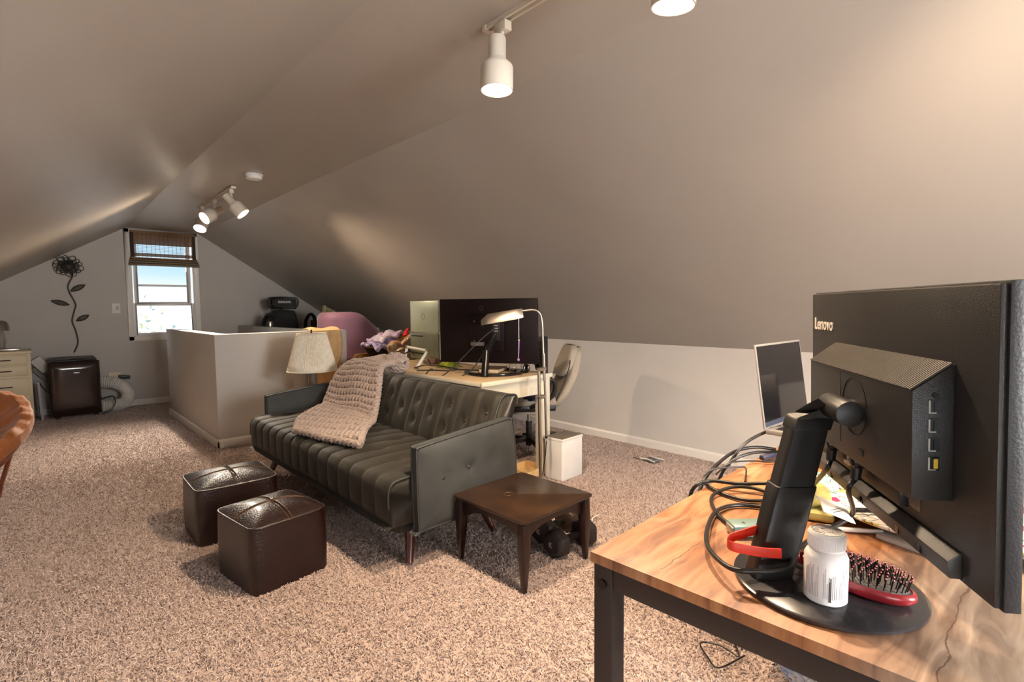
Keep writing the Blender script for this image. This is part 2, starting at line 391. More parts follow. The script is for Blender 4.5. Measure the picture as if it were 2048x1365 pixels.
base('baseboard_stair', [(1.17, 7.06), (1.17, 4.99-.014)], 1)
base('baseboard_stair_front', [(1.17-.014, 4.99), (2.36, 4.99)], 1)
base('baseboard_left', [(XL, YB), (XL, YF)], 1)

# carpet pile
def pile():
    b = B(); b.tube([(0, 0, 0), (.0015, .0005, .004), (.0055, .0012, .0075), (.0105, .0005, .0085)], lambda t: .0021*(1-.35*t), n=4, sub=1)
    tuft = b.out('carpet_tuft_shape', m_yarn); COL.objects.unlink(tuft)
    me = bpy.data.meshes.new('carpet_pile')
    regs = [((-.6, 1.0), (3.79, 1.0), (3.79, 3.0), (-.6, 3.0)), ((-.6, 3.0), (3.79, 3.0), (3.79, 5.0), (-.6, 5.0)), ((-.7, 5), (1.15, 5), (1.15, 8.01), (-.7, 8.01)), ((.75, .3), (3.79, .3), (3.79, 1.0), (.75, 1.0))]
    vs = []; fs = []
    for r in regs:
        fs.append([len(vs) + k for k in range(4)]); vs += [(x, y, .0005) for x, y in r]
    me.from_pydata(vs, [], fs); me.update()
    at = me.attributes.new('dens', 'FLOAT', 'FACE')
    for i, d in enumerate((20000, 13000, 7000, 18000)): at.data[i].value = d
    o = bpy.data.objects.new('carpet_pile', me); COL.objects.link(o); me.materials.append(m_carpet)
    tag(o, 'beige frieze carpet pile covering the attic floor', 'carpet'); o['kind'] = 'stuff'
    ng = bpy.data.node_groups.new('pile', 'GeometryNodeTree')
    ng.interface.new_socket('Geometry', in_out='INPUT', socket_type='NodeSocketGeometry'); ng.interface.new_socket('Geometry', in_out='OUTPUT', socket_type='NodeSocketGeometry')
    N = ng.nodes; L = ng.links; gi = N.new('NodeGroupInput'); go = N.new('NodeGroupOutput')
    na = N.new('GeometryNodeInputNamedAttribute'); na.data_type = 'FLOAT'; na.inputs[0].default_value = 'dens'
    dp = N.new('GeometryNodeDistributePointsOnFaces'); L.new(gi.outputs[0], dp.inputs['Mesh']); L.new(na.outputs[0], dp.inputs['Density'])
    oi = N.new('GeometryNodeObjectInfo'); oi.inputs['Object'].default_value = tuft
    io = N.new('GeometryNodeInstanceOnPoints'); L.new(dp.outputs['Points'], io.inputs['Points']); L.new(oi.outputs['Geometry'], io.inputs['Instance'])
    rv = N.new('FunctionNodeRandomValue'); rv.data_type = 'FLOAT_VECTOR'; rv.inputs[0].default_value = (-.5, -.5, 0); rv.inputs[1].default_value = (.5, .5, 6.283); L.new(rv.outputs[0], io.inputs['Rotation'])
    rs = N.new('FunctionNodeRandomValue'); rs.data_type = 'FLOAT'; rs.inputs[2].default_value = .55; rs.inputs[3].default_value = 1.05; L.new(rs.outputs[1], io.inputs['Scale'])
    L.new(io.outputs[0], go.inputs[0])
    md = o.modifiers.new('pile', 'NODES'); md.node_group = ng
    return o
pile()

# ---- far window
def window(name, x0, x1, y, z0, z1, inward, casing_w=.055, casing=True, detail=True):
    w = bpy.data.objects.new(name, None); COL.objects.link(w); w.location = (x0, y, z0); struct(w)
    o = (x0, y, z0); s = inward
    if casing:
        b = B(o); t = .018*s
        for bx in ((x0-casing_w, x0, z0-.05, z1+.045), (x1, x1+casing_w, z0-.05, z1+.045), (x0-casing_w, x1+casing_w, z0-.055, z0), (x0-casing_w, x1+casing_w, z1, z1+.045)):
            b.bb(bx[0], bx[1], min(y, y+t), max(y, y+t), bx[2], bx[3])
        b.out('casing', m_trim, w, bevel=.003)
    b = B(o); yo = y - .10*s   # jamb liner
    for bx in ((x0, x0+.012, z0, z1), (x1-.012, x1, z0, z1), (x0, x1, z0, z0+.012), (x0, x1, z1-.012, z1)): b.bb(bx[0], bx[1], min(y, yo), max(y, yo), bx[2], bx[3])
    b.out('jamb', m_white, w, smooth=False)
    zm = z0 + (z1-z0)*.31
    def sash(nm, a0, a1, b0, b1, yy, fr, mid=None):
        b = B(o)
        for bx in ((a0, a0+fr, b0, b1), (a1-fr, a1, b0, b1), (a0+fr, a1-fr, b0, b0+fr), (a0+fr, a1-fr, b1-fr, b1)): b.bb(bx[0], bx[1], yy-.014, yy+.014, bx[2], bx[3])
        if mid: b.bb(a0+fr, a1-fr, yy-.012, yy+.012, mid-.013, mid+.013)
        q = b.out(nm, m_white, w, bevel=.002)
        B(o).bb(a0+fr, a1-fr, yy-.002, yy+.002, b0+fr, b1-fr).out('pane', m_pane, q, smooth=False)
    sash('lower_sash', x0+.012, x1-.012, z0+.012, zm+.018, y-.035*s, .032)
    sash('upper_sash', x0+.03, x1-.03, zm-.012, z1-.012, y-.068*s, .045, mid=zm + .245)
    return w
window('window_1', *OP[:2], YF, *OP[2:], -1)
window('window_2', .6, 2.1, YB, .8, 2.1, 1)
# side dormer window in the left knee wall (unseen, behind the photographer): frame and pane
w3 = bpy.data.objects.new('window_3', None); COL.objects.link(w3); w3.location = (XL-.05, -1.2, .5); struct(w3)
b = B(w3.location); b.bb(XL-.07, XL-.03, -1.9, -1.86, .5, .92); b.bb(XL-.07, XL-.03, -.54, -.5, .5, .92); b.bb(XL-.07, XL-.03, -1.86, -.54, .5, .53); b.bb(XL-.07, XL-.03, -1.86, -.54, .89, .92); b.out('sash', m_white, w3)

# tree outside the far window
tr = thing('tree', 'yellow green leafy tree crown seen through the lower pane of the far window', 'tree', (.9, 17, -3))
b = B(); b.tube([(0, 0, 0), (.1, 0, 1.5), (0, .1, 3), (.2, 0, 4)], lambda t: .14*(1-.7*t)); b.out('trunk', mat('bark', rgb(110, 90, 70), .9, var=(8, rgb(90, 72, 56))), tr)
b = B()
for i in range(900):
    p = V((random.gauss(.15, .75), random.gauss(0, .7), random.gauss(3.55, .42)))
    a = V((random.uniform(-1, 1), random.uniform(-1, 1), random.uniform(-1, 1))).normalized()*.09; c = a.cross(V((random.uniform(-1, 1), random.uniform(-1, 1), 1))).normalized()*.045
    b.face([b.v(p-a), b.v(p+c), b.v(p+a), b.v(p-c)])
b.out('foliage', mat('overexposed_leaf', rgb(250, 248, 196), .7, var=(2, rgb(252, 250, 224))), tr, kind='stuff')  # leaf colour paled so the glare of overexposure sits in it

# ------------------------------------------------------------------ roman shade
def roman():
    x0, x1, y = .995, 1.70, YF-.035
    t = thing('roman_shade', 'woven dark bamboo roman shade half raised over the window', 'window shade', (x0, y, 1.78)); o = t.location.copy()
    B(o).bb(x0, x1, y-.012, y+.012, 2.165, 2.195).out('headrail', m_bamboo, t, smooth=False)
    b = B(o); b2 = B(o)
    z = 2.165
    while z > 2.025: b.bb(x0+.02, x1-.02, y-.004, y+.004, z-.0065, z-.0005); z -= .007
    while z > 1.925: b.bb(x0+.02, x1-.02, y-.002, y+.002, z-.003, z); z -= .018
    while z > 1.875: b.bb(x0+.02, x1-.02, y-.004, y+.004, z-.0065, z-.0005); z -= .007
    b.out('reeds', m_bamboo, t, smooth=False, kind='stuff')
    b = B(o)
    for i in range(15): xx = x0 + .03 + i*(x1-x0-.06)/14; b.bb(xx-.0012, xx+.0012, y-.006, y-.004, 1.86, 2.165)
    b.out('warp_threads', m_tape, t, smooth=False, kind='stuff')
    for xx in (x0, x1-.035): B(o).bb(xx, xx+.035, y-.008, y+.006, 1.86, 2.17).out('edge_binding', m_tape, t, smooth=False)
    for k in range(4):   # folded stack at the bottom
        zz = 1.865 - k*.026; w = .012 + .006*k; dd = .03 + .012*k
        q = B(o).prism([(x0-w, y, zz), (x0-w, y-dd, zz-.006), (x0-w, y-dd-.006, zz-.022), (x0-w, y-.0, zz-.03)], (x1-x0+2*w, 0, 0)).out('fold', m_bamboo2 if k else m_bamboo, t, bevel=.003)
roman()

# ------------------------------------------------------------------ ceiling fittings
def head(parent, o, top, pivot, d, length=.2, r0=.034, r1=.062, bulb=m_bulb, energy=30, col=(1, .74, .50), spot=105, blend=.9):
    """one spot head: adapter on the rail, stem, housing along d with its open mouth, bulb inside"""
    top, pivot, d = V(top), V(pivot), V(d).normalized()
    hb = B(o); c = pivot - d*length*.42
    prof = [(.006, 0), (r0*.92, .0), (r0, .008), (r0, length*.40), (r0*1.1, length*.43), (r1*.96, length*.54), (r1, length*.58), (r1, length), (r1*.94, length), (r1*.9, length*.64), (r0, length*.6), (.006, length*.6)]
    hb.lathe(prof, c, d, 28)
    h = hb.out('head', m_lampwhite, parent, sharp=30)
    side = V((1, 0, 0)) if abs(d.x) < .8 else V((0, 1, 0))
    B(o).box(top - V((0, 0, .026)), (.036, .06, .036)).out('adapter', m_lampwhite, h, bevel=.003)
    ends = V((top.x, top.y, pivot.z)) if (V((top.x, top.y, 0)) - V((pivot.x, pivot.y, 0))).length > .03 else pivot
    B(o).tube([top - V((0, 0, .03)), top*.5 + ends*.5, ends], .0085, sub=1).ball(ends, .015).cyl(ends, pivot, .007, n=8).out('stem', m_lampwhite, h)
    B(o).lathe([(.004, .0), (r1*.55, .004), (r1*.86, .03), (r1*.88, .045), (r1*.6, .054), (.002, .058)], c + d*length*.66, d, 20).out('bulb', bulb, h)
    l = bpy.data.lights.new('track_spot', 'SPOT'); l.energy = energy; l.color = col; l.spot_size = math.radians(spot); l.spot_blend = blend; l.shadow_soft_size = .03
    lo = bpy.data.objects.new('track_spot', l); COL.objects.link(lo); lo.location = c + d*(length + .02)
    lo.rotation_euler = d.to_track_quat('-Z', 'Y').to_euler()
    return h
def rail(t, o, x, y0, y1, z):
    b = B(o); b.bb(x-.018, x+.018, y0, y1, z-.006, z); b.bb(x-.018, x-.009, y0, y1, z-.02, z-.006); b.bb(x+.009, x+.018, y0, y1, z-.02, z-.006)
    b.out('rail', m_lampwhite, t, smooth=False)
    for y in (y0, y1): B(o).bb(x-.02, x+.02, y-.012, y+.012, z-.022, z).out('end_cap', m_lampwhite, t, bevel=.002)
t = thing('track_light', 'cream track light with hanging spot on the ceiling above the near desk', 'track light', (1.39, 1.0, 2.3)); o = t.location.copy()
rail(t, o, 1.39, 0.02, 1.62, 2.303)
head(t, o, (1.39, 1.53, 2.29), (1.362, 1.535, 2.138), (-.04, -.02, -1), .20, energy=105, spot=150)
head(t, o, (1.39, .80, 2.29), (1.385, .80, 2.17), (.05, .1, -1), .215, energy=80, spot=140)
head(t, o, (1.39, .15, 2.29), (1.38, .15, 2.15), (.6, -.1, -.8), .215, energy=60, spot=140)
t = thing('track_light', 'short cream track light with three tilted spots by the far window', 'track light', (1.4, 5.7, 2.28)); o = t.location.copy()
rail(t, o, 1.4, 5.1, 6.32, 2.285)
head(t, o, (1.4, 6.22, 2.278), (1.40, 6.2, 2.13), (-.38, -.5, -.85), .22, bulb=m_bulbcool, energy=150, spot=110, col=(1, .86, .68))
head(t, o, (1.4, 5.75, 2.278), (1.40, 5.74, 2.14), (-.78, -.28, -.52), .22, energy=34, spot=110)
head(t, o, (1.4, 5.18, 2.278), (1.41, 5.17, 2.15), (.55, -.35, -.75), .22, energy=85, spot=110)

t = thing('smoke_detector', 'round white smoke detector on the flat ceiling', 'smoke detector', (1.42, 4.6, 2.296)); 
B().lathe([(.004, 0), (.068, 0), (.07, -.006), (.068, -.012), (.06, -.014), (.06, -.018), (.064, -.02), (.06, -.036), (.05, -.042), (.004, -.044)], n=32).out('body', m_white, t)
b = B()
for k in range(18): a = 2*PI*k/18; b.box((.058*math.cos(a), .058*math.sin(a), -.03), (.004, .008, .008), a)
b.out('vents', mat('grey_vent', rgb(150, 140, 136), .6, var=(20, rgb(140, 130, 126))), t, kind='stuff')
B().cyl((.02, 0, -.046), (.02, 0, -.043), .01).out('test_button', m_trim, t)

# ------------------------------------------------------------------ far wall things
t = thing('wall_flower', 'dark wrought metal flower decoration on long curved stem on far wall', 'wall decor', (.44, YF-.015, .71)); o = V((0, YF-.015, 0)); yy = YF-.02
o = t.location.copy()
stem = [(.40, yy, .71), (.44, yy, .83), (.425, yy, .97), (.40, yy, 1.08), (.425, yy, 1.2), (.44, yy, 1.28), (.39, yy-.01, 1.42), (.385, yy-.01, 1.5), (.425, yy-.015, 1.6), (.425, yy-.02, 1.68)]
B(o).tube(stem, .0075, n=7).out('stem', m_iron, t)
hc = V((.385, yy-.03, 1.715))
for k in range(34):   # coiled petal loops
    a = 2*PI*k/34*2.4; rr = .03 + .085*(k/34)
    p = hc + V((rr*math.cos(a), -.02*random.random(), rr*.8*math.sin(a)))
    w = .035 + .02*random.random(); tw = a + random.uniform(-.5, .5); ux = V((math.cos(tw), 0, math.sin(tw))); uy = V((-math.sin(tw), -.5, math.cos(tw)))
    B(o).tube([p + ux*w*math.cos(q) + uy*w*.6*math.sin(q) for q in [2*PI*j/7 for j in range(7)]], .0035, n=5, sub=3, closed=True).out('petal', m_iron, t)
B(o).ball(hc, (.06, .014, .05)).out('flower_centre', m_iron, t)
def leaf(p, d, L, W):
    p = V(p); d = V(d).normalized(); s = d.cross(V((0, 1, 0))).normalized()
    def f(u, v):
        w = W*math.sin(PI*min(1, u*.96+.02))**.8*(v-.5)*2
        return p + d*L*u + s*w + V((0, -.012*math.sin(PI*u) + .006*abs(v-.5), 0))
    B(o).grid(f, 12, 5).out('leaf', m_leaf, t, solid=.002)
leaf((.40, yy-.005, 1.43), (1, 0, .55), .16, .03); leaf((.385, yy-.005, 1.27), (-1, 0, .30), .17, .03); leaf((.435, yy-.005, 1.08), (1, 0, .55), .14, .028)

t = thing('wall_plate', 'small white wall plate with switch beside the far window', 'switch plate', (.82, YF-.004, 1.225)); o = t.location.copy()
B(o).box((.82, YF-.005, 1.225), (.085, .009, .125)).out('plate', m_trim, t, bevel=.003)
B(o).box((.835, YF-.011, 1.23), (.03, .006, .045)).out('switch', mat('grey_switch', rgb(188, 182, 176), .5, var=(20, rgb(180, 174, 168))), t, bevel=.001)
B(o).box((.835, YF-.016, 1.237), (.012, .01, .012)).out('toggle', m_trim, t, bevel=.001)
t = thing('wall_outlet', 'cream outlet plate low on far wall with black plug', 'outlet', (.79, YF-.004, .4)); o = t.location.copy()
B(o).box((.77, YF-.005, .40), (.12, .009, .075)).out('plate', m_dresser, t, bevel=.003)
B(o).box((.86, YF-.03, .375), (.12, .05, .045), rot=Matrix.Rotation(.15, 3, 'Y')).out('plug', m_black, t, bevel=.012)

# portable air conditioner
t = thing('portable_air_conditioner', 'glossy dark brown portable air conditioner standing against far wall', 'air conditioner', (.372, 7.62, 0), .05)
B().bb(-.21, .21, -.02, .26, .03, .635).out('body', m_black, t, bevel=.02)
def fp(u, v):
    a = (u-.5)*2; return (a*.218, -.03 - .035*(1-a*a*a*a)**.5 if abs(a) < 1 else -.03, .035 + .6*v)
B().grid(fp, 21, 8).out('front_panel', m_acbody, t, solid=.01)
B().prism([(-.2, -.05, .635), (.2, -.05, .635), (.2, .2, .66), (-.2, .2, .66)], (0, 0, .02)).out('top_panel', m_black, t, bevel=.01)
q = B().box((-.02, .02, .667), (.26, .05, .008)).out('vent_grille', m_darkmetal, t)
B().box((.01, -.073, .51), (.05, .003, .012)).out('badge', m_chrome, t, bevel=.001)
for sx_ in (-.17, .17):
    for sy_ in (0, .22): B().cyl((sx_, sy_, 0), (sx_, sy_, .035), .02, .02).out('caster', m_black, t)
B().bb(-.214, -.208, .03, .1, .3, .45).out('side_grip', m_darkmetal, t)
hp = [(.15, .27, .30), (.28, .25, .34), (.42, .2, .31), (.505, .16, .2), (.46, .12, .09), (.33, .1, .075), (.18, .12, .08)]
P_ = smoothpath(hp, 14)
b = B(); n_ = len(P_)
b.tube(P_, lambda u: .07 + .006*math.cos(u*n_*PI), n=18, sub=1)
b.out('exhaust_hose', m_hose, t)
B().tube([(.21, .05, .16), (.27, .0, .19), (.33, -.03, .2), (.345, -.05, .13), (.3, -.06, .05), (.22, -.05, .012)], .007).out('power_cord', m_cable, t)
# leaning boards and carton behind the conditioner
t = thing('carton', 'plain grey white carton tipped behind the air conditioner', 'box', (.085, 7.86, .55)); o = t.location.copy()
B(o).box((.10, 7.88, .60), (.10, .08, .17), rot=Matrix.Rotation(-.62, 3, 'Y')).out('carton_body', mat('grey_carton', rgb(206, 202, 196), .7, var=(9, rgb(198, 194, 188))), t, bevel=.003)
t = thing('leaning_board', 'long grey board slanting between dresser and air conditioner', 'board', (.1, 7.93, .4)); o = t.location.copy()
B(o).box((.115, 7.965, .46), (.05, .04, .26), rot=Matrix.Rotation(-.75, 3, 'Y')).out('board', mat('grey_board', rgb(150, 142, 134), .7, var=(9, rgb(140, 132, 124)), stretch=(1, 1, .1)), t, bevel=.002)
t = thing('window_panel', 'narrow lilac grey panel leaning upright beside the dresser', 'panel', (.06, 7.66, 0)); o = t.location.copy()
pm = mat('lilac_panel', rgb(172, 168, 178), .5, var=(9, rgb(164, 160, 170)))
B(o).box((.075, 7.7, .215), (.02, .09, .43), rot=Matrix.Rotation(-.04, 3, 'Y')).out('panel', pm, t, bevel=.003)
B(o).box((.058, 7.7, .20), (.008, .09, .40), rot=Matrix.Rotation(-.04, 3, 'Y')).out('panel_edge', m_darkmetal, t)
t = thing('hanging_wire', 'black cord hanging between the boards and air conditioner', 'cord', (.09, 7.75, .3)); o = t.location.copy()
B(o).tube([(.075, 7.72, .42), (.09, 7.68, .38), (.13, 7.65, .32), (.17, 7.68, .28)], .006).out('cord', m_cable, t)

# dresser
t = thing('dresser', 'cream dresser with dark bar pulls against far wall', 'dresser', (-.42, 7.78, 0)); o = t.location.copy()
D0, D1, DF = -.86, .02, 7.55
b = B(o); b.bb(D0, D1, DF+.02, YF-.02, .06, .755); b.out('body', m_dresser, t, bevel=.004)
B(o).bb(D0-.012, D1+.008, DF-.015, YF-.02, .755, .782).out('top', m_dresser, t, bevel=.006)
B(o).bb(D0+.02, D1-.02, DF+.05, YF-.04, 0, .06).out('plinth', m_dresser, t)
for (a, c) in ((.635, .735), (.52, .62), (.31, .495), (.09, .285)):
    for x0, x1 in ((D0+.02, (D0+D1)/2-.01), ((D0+D1)/2+.01, D1-.03)):
        d = B(o).bb(x0, x1, DF-.002, DF+.02, a, c).out('drawer', m_dresser, t, bevel=.005)
        cx = (x0+x1)/2; b = B(o); b.cyl((cx-.075, DF-.025, (a+c)/2+.005), (cx+.075, DF-.025, (a+c)/2+.005), .0055); b.cyl((cx-.06, DF-.025, (a+c)/2+.005), (cx-.06, DF, (a+c)/2+.005), .004); b.cyl((cx+.06, DF-.025, (a+c)/2+.005), (cx+.06, DF, (a+c)/2+.005), .004)
        b.out('bar_pull', m_bronze, d)
t = thing('desk_lamp', 'small metal gooseneck desk lamp on the cream dresser', 'lamp', (-.2, 7.7, .782)); 
B().box((.04, 0, .012), (.2, .13, .024)).out('base', m_chrome, t, bevel=.006)
B().tube([(.02, 0, .02), (.025, 0, .12), (.012, 0, .2), (-.02, 0, .26)], .009).out('neck', m_chrome, t)
B().lathe([(.01, .10), (.04, .09), (.062, .05), (.07, 0), (.066, 0), (.055, .05), (.03, .08), (.004, .09)], (.0, -.01, .225), (.15, .1, 1), 24).out('shade', m_chrome, t)

# bowl chair with rust cushion at the left edge
t = thing('bowl_chair', 'round bowl chair with wrinkled rust velvet cushion at left edge', 'chair', (-.50, 4.72, 0))
tl = Matrix.Rotation(math.radians(22), 3, 'X') @ Matrix.Rotation(math.radians(-8), 3, 'Y')
ctr = V((0, 0, .34)); BS = .80
def rimp(r, z): return [ctr + tl @ V((BS*r*math.cos(2*PI*k/40), BS*r*math.sin(2*PI*k/40), z)) for k in range(40)]
B().tube(rimp(.56, .02), .024, n=10, sub=1, closed=True).out('rim', m_bentwood, t)
B().tube(rimp(.50, -.06), .014, n=8, sub=1, closed=True).out('lower_ring', m_bentwood, t)
def cush(u, v):
    a = 2*PI*u; ph = v
    prof = [(.02, .02), (.30, .02), (.50, .10), (.60, .17), (.665, .15), (.655, .08), (.57, .03), (.3, -.05), (.02, -.08)]
    f = ph*(len(prof)-1); i = min(int(f), len(prof)-2); q = f-i; q = q*q*(3-2*q)
    r = prof[i][0] + (prof[i+1][0]-prof[i][0])*q; z = prof[i][1] + (prof[i+1][1]-prof[i][1])*q
    k = min(1, r/.5)
    wr = .0045*k*math.sin(a*27 + 3*math.sin(a*3) + r*19) + .006*k*math.sin(a*13 + r*24)
    dip = -.012*max(0, math.cos(a*8))**6*k
    return ctr + tl @ V((BS*(r + wr*.5)*math.cos(a), BS*(r + wr*.5)*math.sin(a), z + wr + dip))
B().grid(cush, 220, 34, cu=True).out('cushion', m_orange, t, sharp=60)
b = B(); b.lathe([(.30, 0), (.33, .0), (.33, .02), (.30, .02), (.30, 0)], n=40, cap0=False, cap1=False); b.out('base_ring', m_bentwood, t)
for k in range(6):
    a = 2*PI*k/6; q = ctr + tl @ V((BS*.5*math.cos(a), BS*.5*math.sin(a), -.06)); B().tube([(.315*math.cos(a), .315*math.sin(a), .01), (.33*math.cos(a), .33*math.sin(a), .08), q], .013, sub=1).out('strut', m_bentwood, t)

#@@PART2
# ------------------------------------------------------------------ sofa
def sofa():
    t = thing('futon_sofa', 'dark olive grey velvet tufted futon sofa with splayed mahogany legs', 'sofa', (1.5, 3.0, 0)); o = t.location.copy()
    y0, y1 = 2.035, 3.965
    NC = 15; W = y1 - y0
    def chan(yn, amp):   # channel bulge across the length, 0 in the seam
        f = (yn*NC) % 1.0; return amp*(1 - (abs(f-.5)*2)**3) - amp*.45*math.exp(-(min(f, 1-f)/.05)**2)
    def dimple(p, q, cs, r, d):
        return -d*sum(math.exp(-((p-a)**2+(q-b)**2)/(r*r)) for a, b in cs)
    prof = [(1.74, .215), (1.17, .215), (1.145, .23), (1.138, .26), (1.135, .33), (1.137, .385), (1.15, .41), (1.175, .425), (1.25, .432), (1.35, .436), (1.45, .436), (1.55, .434), (1.65, .430), (1.745, .42)]
    PP = smoothpath([(a, 0, c) for a, c in prof], 3); n = len(PP)
    nor = []
    for i in range(n):
        d = PP[min(i+1, n-1)] - PP[max(i-1, 0)]; nor.append(V((-d.z, 0, d.x)).normalized() if d.length else V((0, 0, 1)))
    btn = [(1.36, y0 + (k + .0)*W/NC*1) for k in range(2, NC, 2)] + [(1.55, y0 + k*W/NC) for k in range(1, NC, 2)]
    def seat(u, v):
        i = round(v*(n-1)); p = PP[i]; y = y0 + W*u
        edge = min(1, min(u, 1-u)/.02)
        k = chan(u, .008)*(1 if p.z > .255 else 0) * edge
        if p.z > .38: k += dimple(p.x, y, btn, .034, .022)
        q = p + nor[i]*k*(1 if nor[i].z >= -.3 else 0); return (q.x, y + (0 if edge >= 1 else 0), q.z)
    b = B(o); b.grid(seat, NC*12+1, n)
    b.prism([(p.x, y0, p.z) for p in PP], (0, .001, 0)); b.prism([(p.x, y1, p.z) for p in PP], (0, -.001, 0))
    se = b.out('seat', m_velvet, t, sharp=55)
    for y in (y0, y1): B(o).tube([(p.x, y, p.z) for p in PP[11:]], .005, n=6, sub=1).out('piping', m_piping, se)
    for (x, y) in btn: B(o).ball((x, y, .417), (.010, .010, .005), 10, 6).out('button', m_piping, se)
    # two back cushions, leaning
    th = math.radians(20); up = V((math.sin(th), 0, math.cos(th))); fr = V((-math.cos(th), 0, math.sin(th)))   # up the back, out of its front
    org = V((1.715, 0, .40))
    for ya, yb in ((y0, 3.0), (3.0, y1)):
        Wb = yb-ya; nb = 6
        bt = [(h, ya + Wb*(k + .5)/nb*1.0) for k in range(nb) for h in ((.11, .24) if k % 2 == 0 else (.175,))]
        cs = [(-.0, .0), (.0, .10), (.04, .122), (.12, .126), (.22, .124), (.31, .118), (.35, .10), (.368, .06), (.36, .0), (.2, -.005), (0, 0)]
        CP = smoothpath([(a, c, 0) for a, c in cs], 4); m_ = len(CP)
        def back(u, v):
            p = CP[round(v*(m_-1))]; y = ya + .004 + (Wb-.008)*u; edge = min(1, min(u, 1-u)/.03)
            f = (u*nb) % 1.0; k = 0
            if p.y > .05:
                k = .009*(1-(abs(f-.5)*2)**3)*edge - .012*(1-edge) + dimple(p.x, y, bt, .03, .024)
                k -= .008*math.exp(-(min(f, 1-f)/.06)**2) * edge
            return o*0 + org + up*p.x + fr*(p.y + k - .09) + V((0, y, 0))
        b = B(o); b.grid(back, nb*14+1, m_)
        for y in (ya + .004, yb - .004): b.prism([org + up*p.x + fr*(p.y - .09 - (.012 if p.y > .05 else 0)) + V((0, y, 0)) for p in CP[:-1]], (0, .0005, 0))
        bk = b.out('backrest', m_velvet, t, sharp=55)
        for y in (ya + .004, yb - .004): B(o).tube([org + up*p.x + fr*(p.y - .086 - .012) + V((0, y, 0)) for p in CP[4:34]], .005, n=6, sub=1).out('piping', m_piping, bk)
        for h, y in bt: B(o).ball(org + up*h + fr*(.110-.09) + V((0, y, 0)), (.009, .009, .009), 10, 6).out('button', m_piping, bk)
    # arms
    for ya, sgn in ((1.975, -1), (4.025, 1)):
        ins = ya - sgn*.055
        pf = [(1.262, .20), (1.255, .53), (1.268, .56), (1.30, .573), (1.78, .615), (1.825, .61), (1.85, .58), (1.872, .22), (1.855, .195), (1.285, .182)]
        cx_, cz_ = 1.56, .39
        bts = [(1.40, .40), (1.55, .42), (1.70, .44)]
        def armface(yf, bul):
            rings = []
            for s_ in (1, .996, .988, .975, .955, .92, .87, .8, .7, .6, .5, .4, .3, .2, .1, .01):
                r_ = []
                pth = smoothpath([(a, 0, c) for a, c in pf], 5, True)
                for p in pth:
                    x = cx_ + (p.x-cx_)*s_; z = cz_ + (p.z-cz_)*s_
                    k = bul*(1-s_**9) + (dimple(x, z, bts, .03, .018) if bul else 0)
                    r_.append((x, yf + sgn*k, z))
                rings.append(r_)
            return rings
        b = B(o); b.rings(armface(ya-sgn*.012, .014), cap0=False); b.rings(armface(ins, 0), cap0=False)
        a_ = armface(ya-sgn*.012, .014)[0]; c_ = armface(ins, 0)[0]; b.rings([a_, c_], cap0=False, cap1=False)
        ar = b.out('arm', m_velvet2, t, sharp=50)
        pth = smoothpath([(a, ya-sgn*.012, c) for a, c in pf], 5, True); B(o).tube(pth, .006, n=6, sub=1, closed=True).out('piping', m_piping, ar)
        pth = smoothpath([(a, ins, c) for a, c in pf], 5, True); B(o).tube(pth, .005, n=6, sub=1, closed=True).out('piping', m_piping, ar)
        for x, z in bts: B(o).ball((x, ya - sgn*.012, z), (.010, .006, .010), 10, 6).out('button', m_piping, ar)
    B(o).bb(1.2, 1.72, y0+.02, y1-.02, .17, .216).out('base_frame', m_black, t)
    for x, y, dx, dy in ((1.31, 2.14, -.06, -.08), (1.31, 3.86, -.06, .08), (1.72, 2.14, .05, -.08), (1.72, 3.86, .05, .08)):
        B(o).cyl((x+dx*1.0, y+dy*1.0, .012), (x, y, .20), .017, .032, n=18).out('leg', m_mahog, t)
sofa()

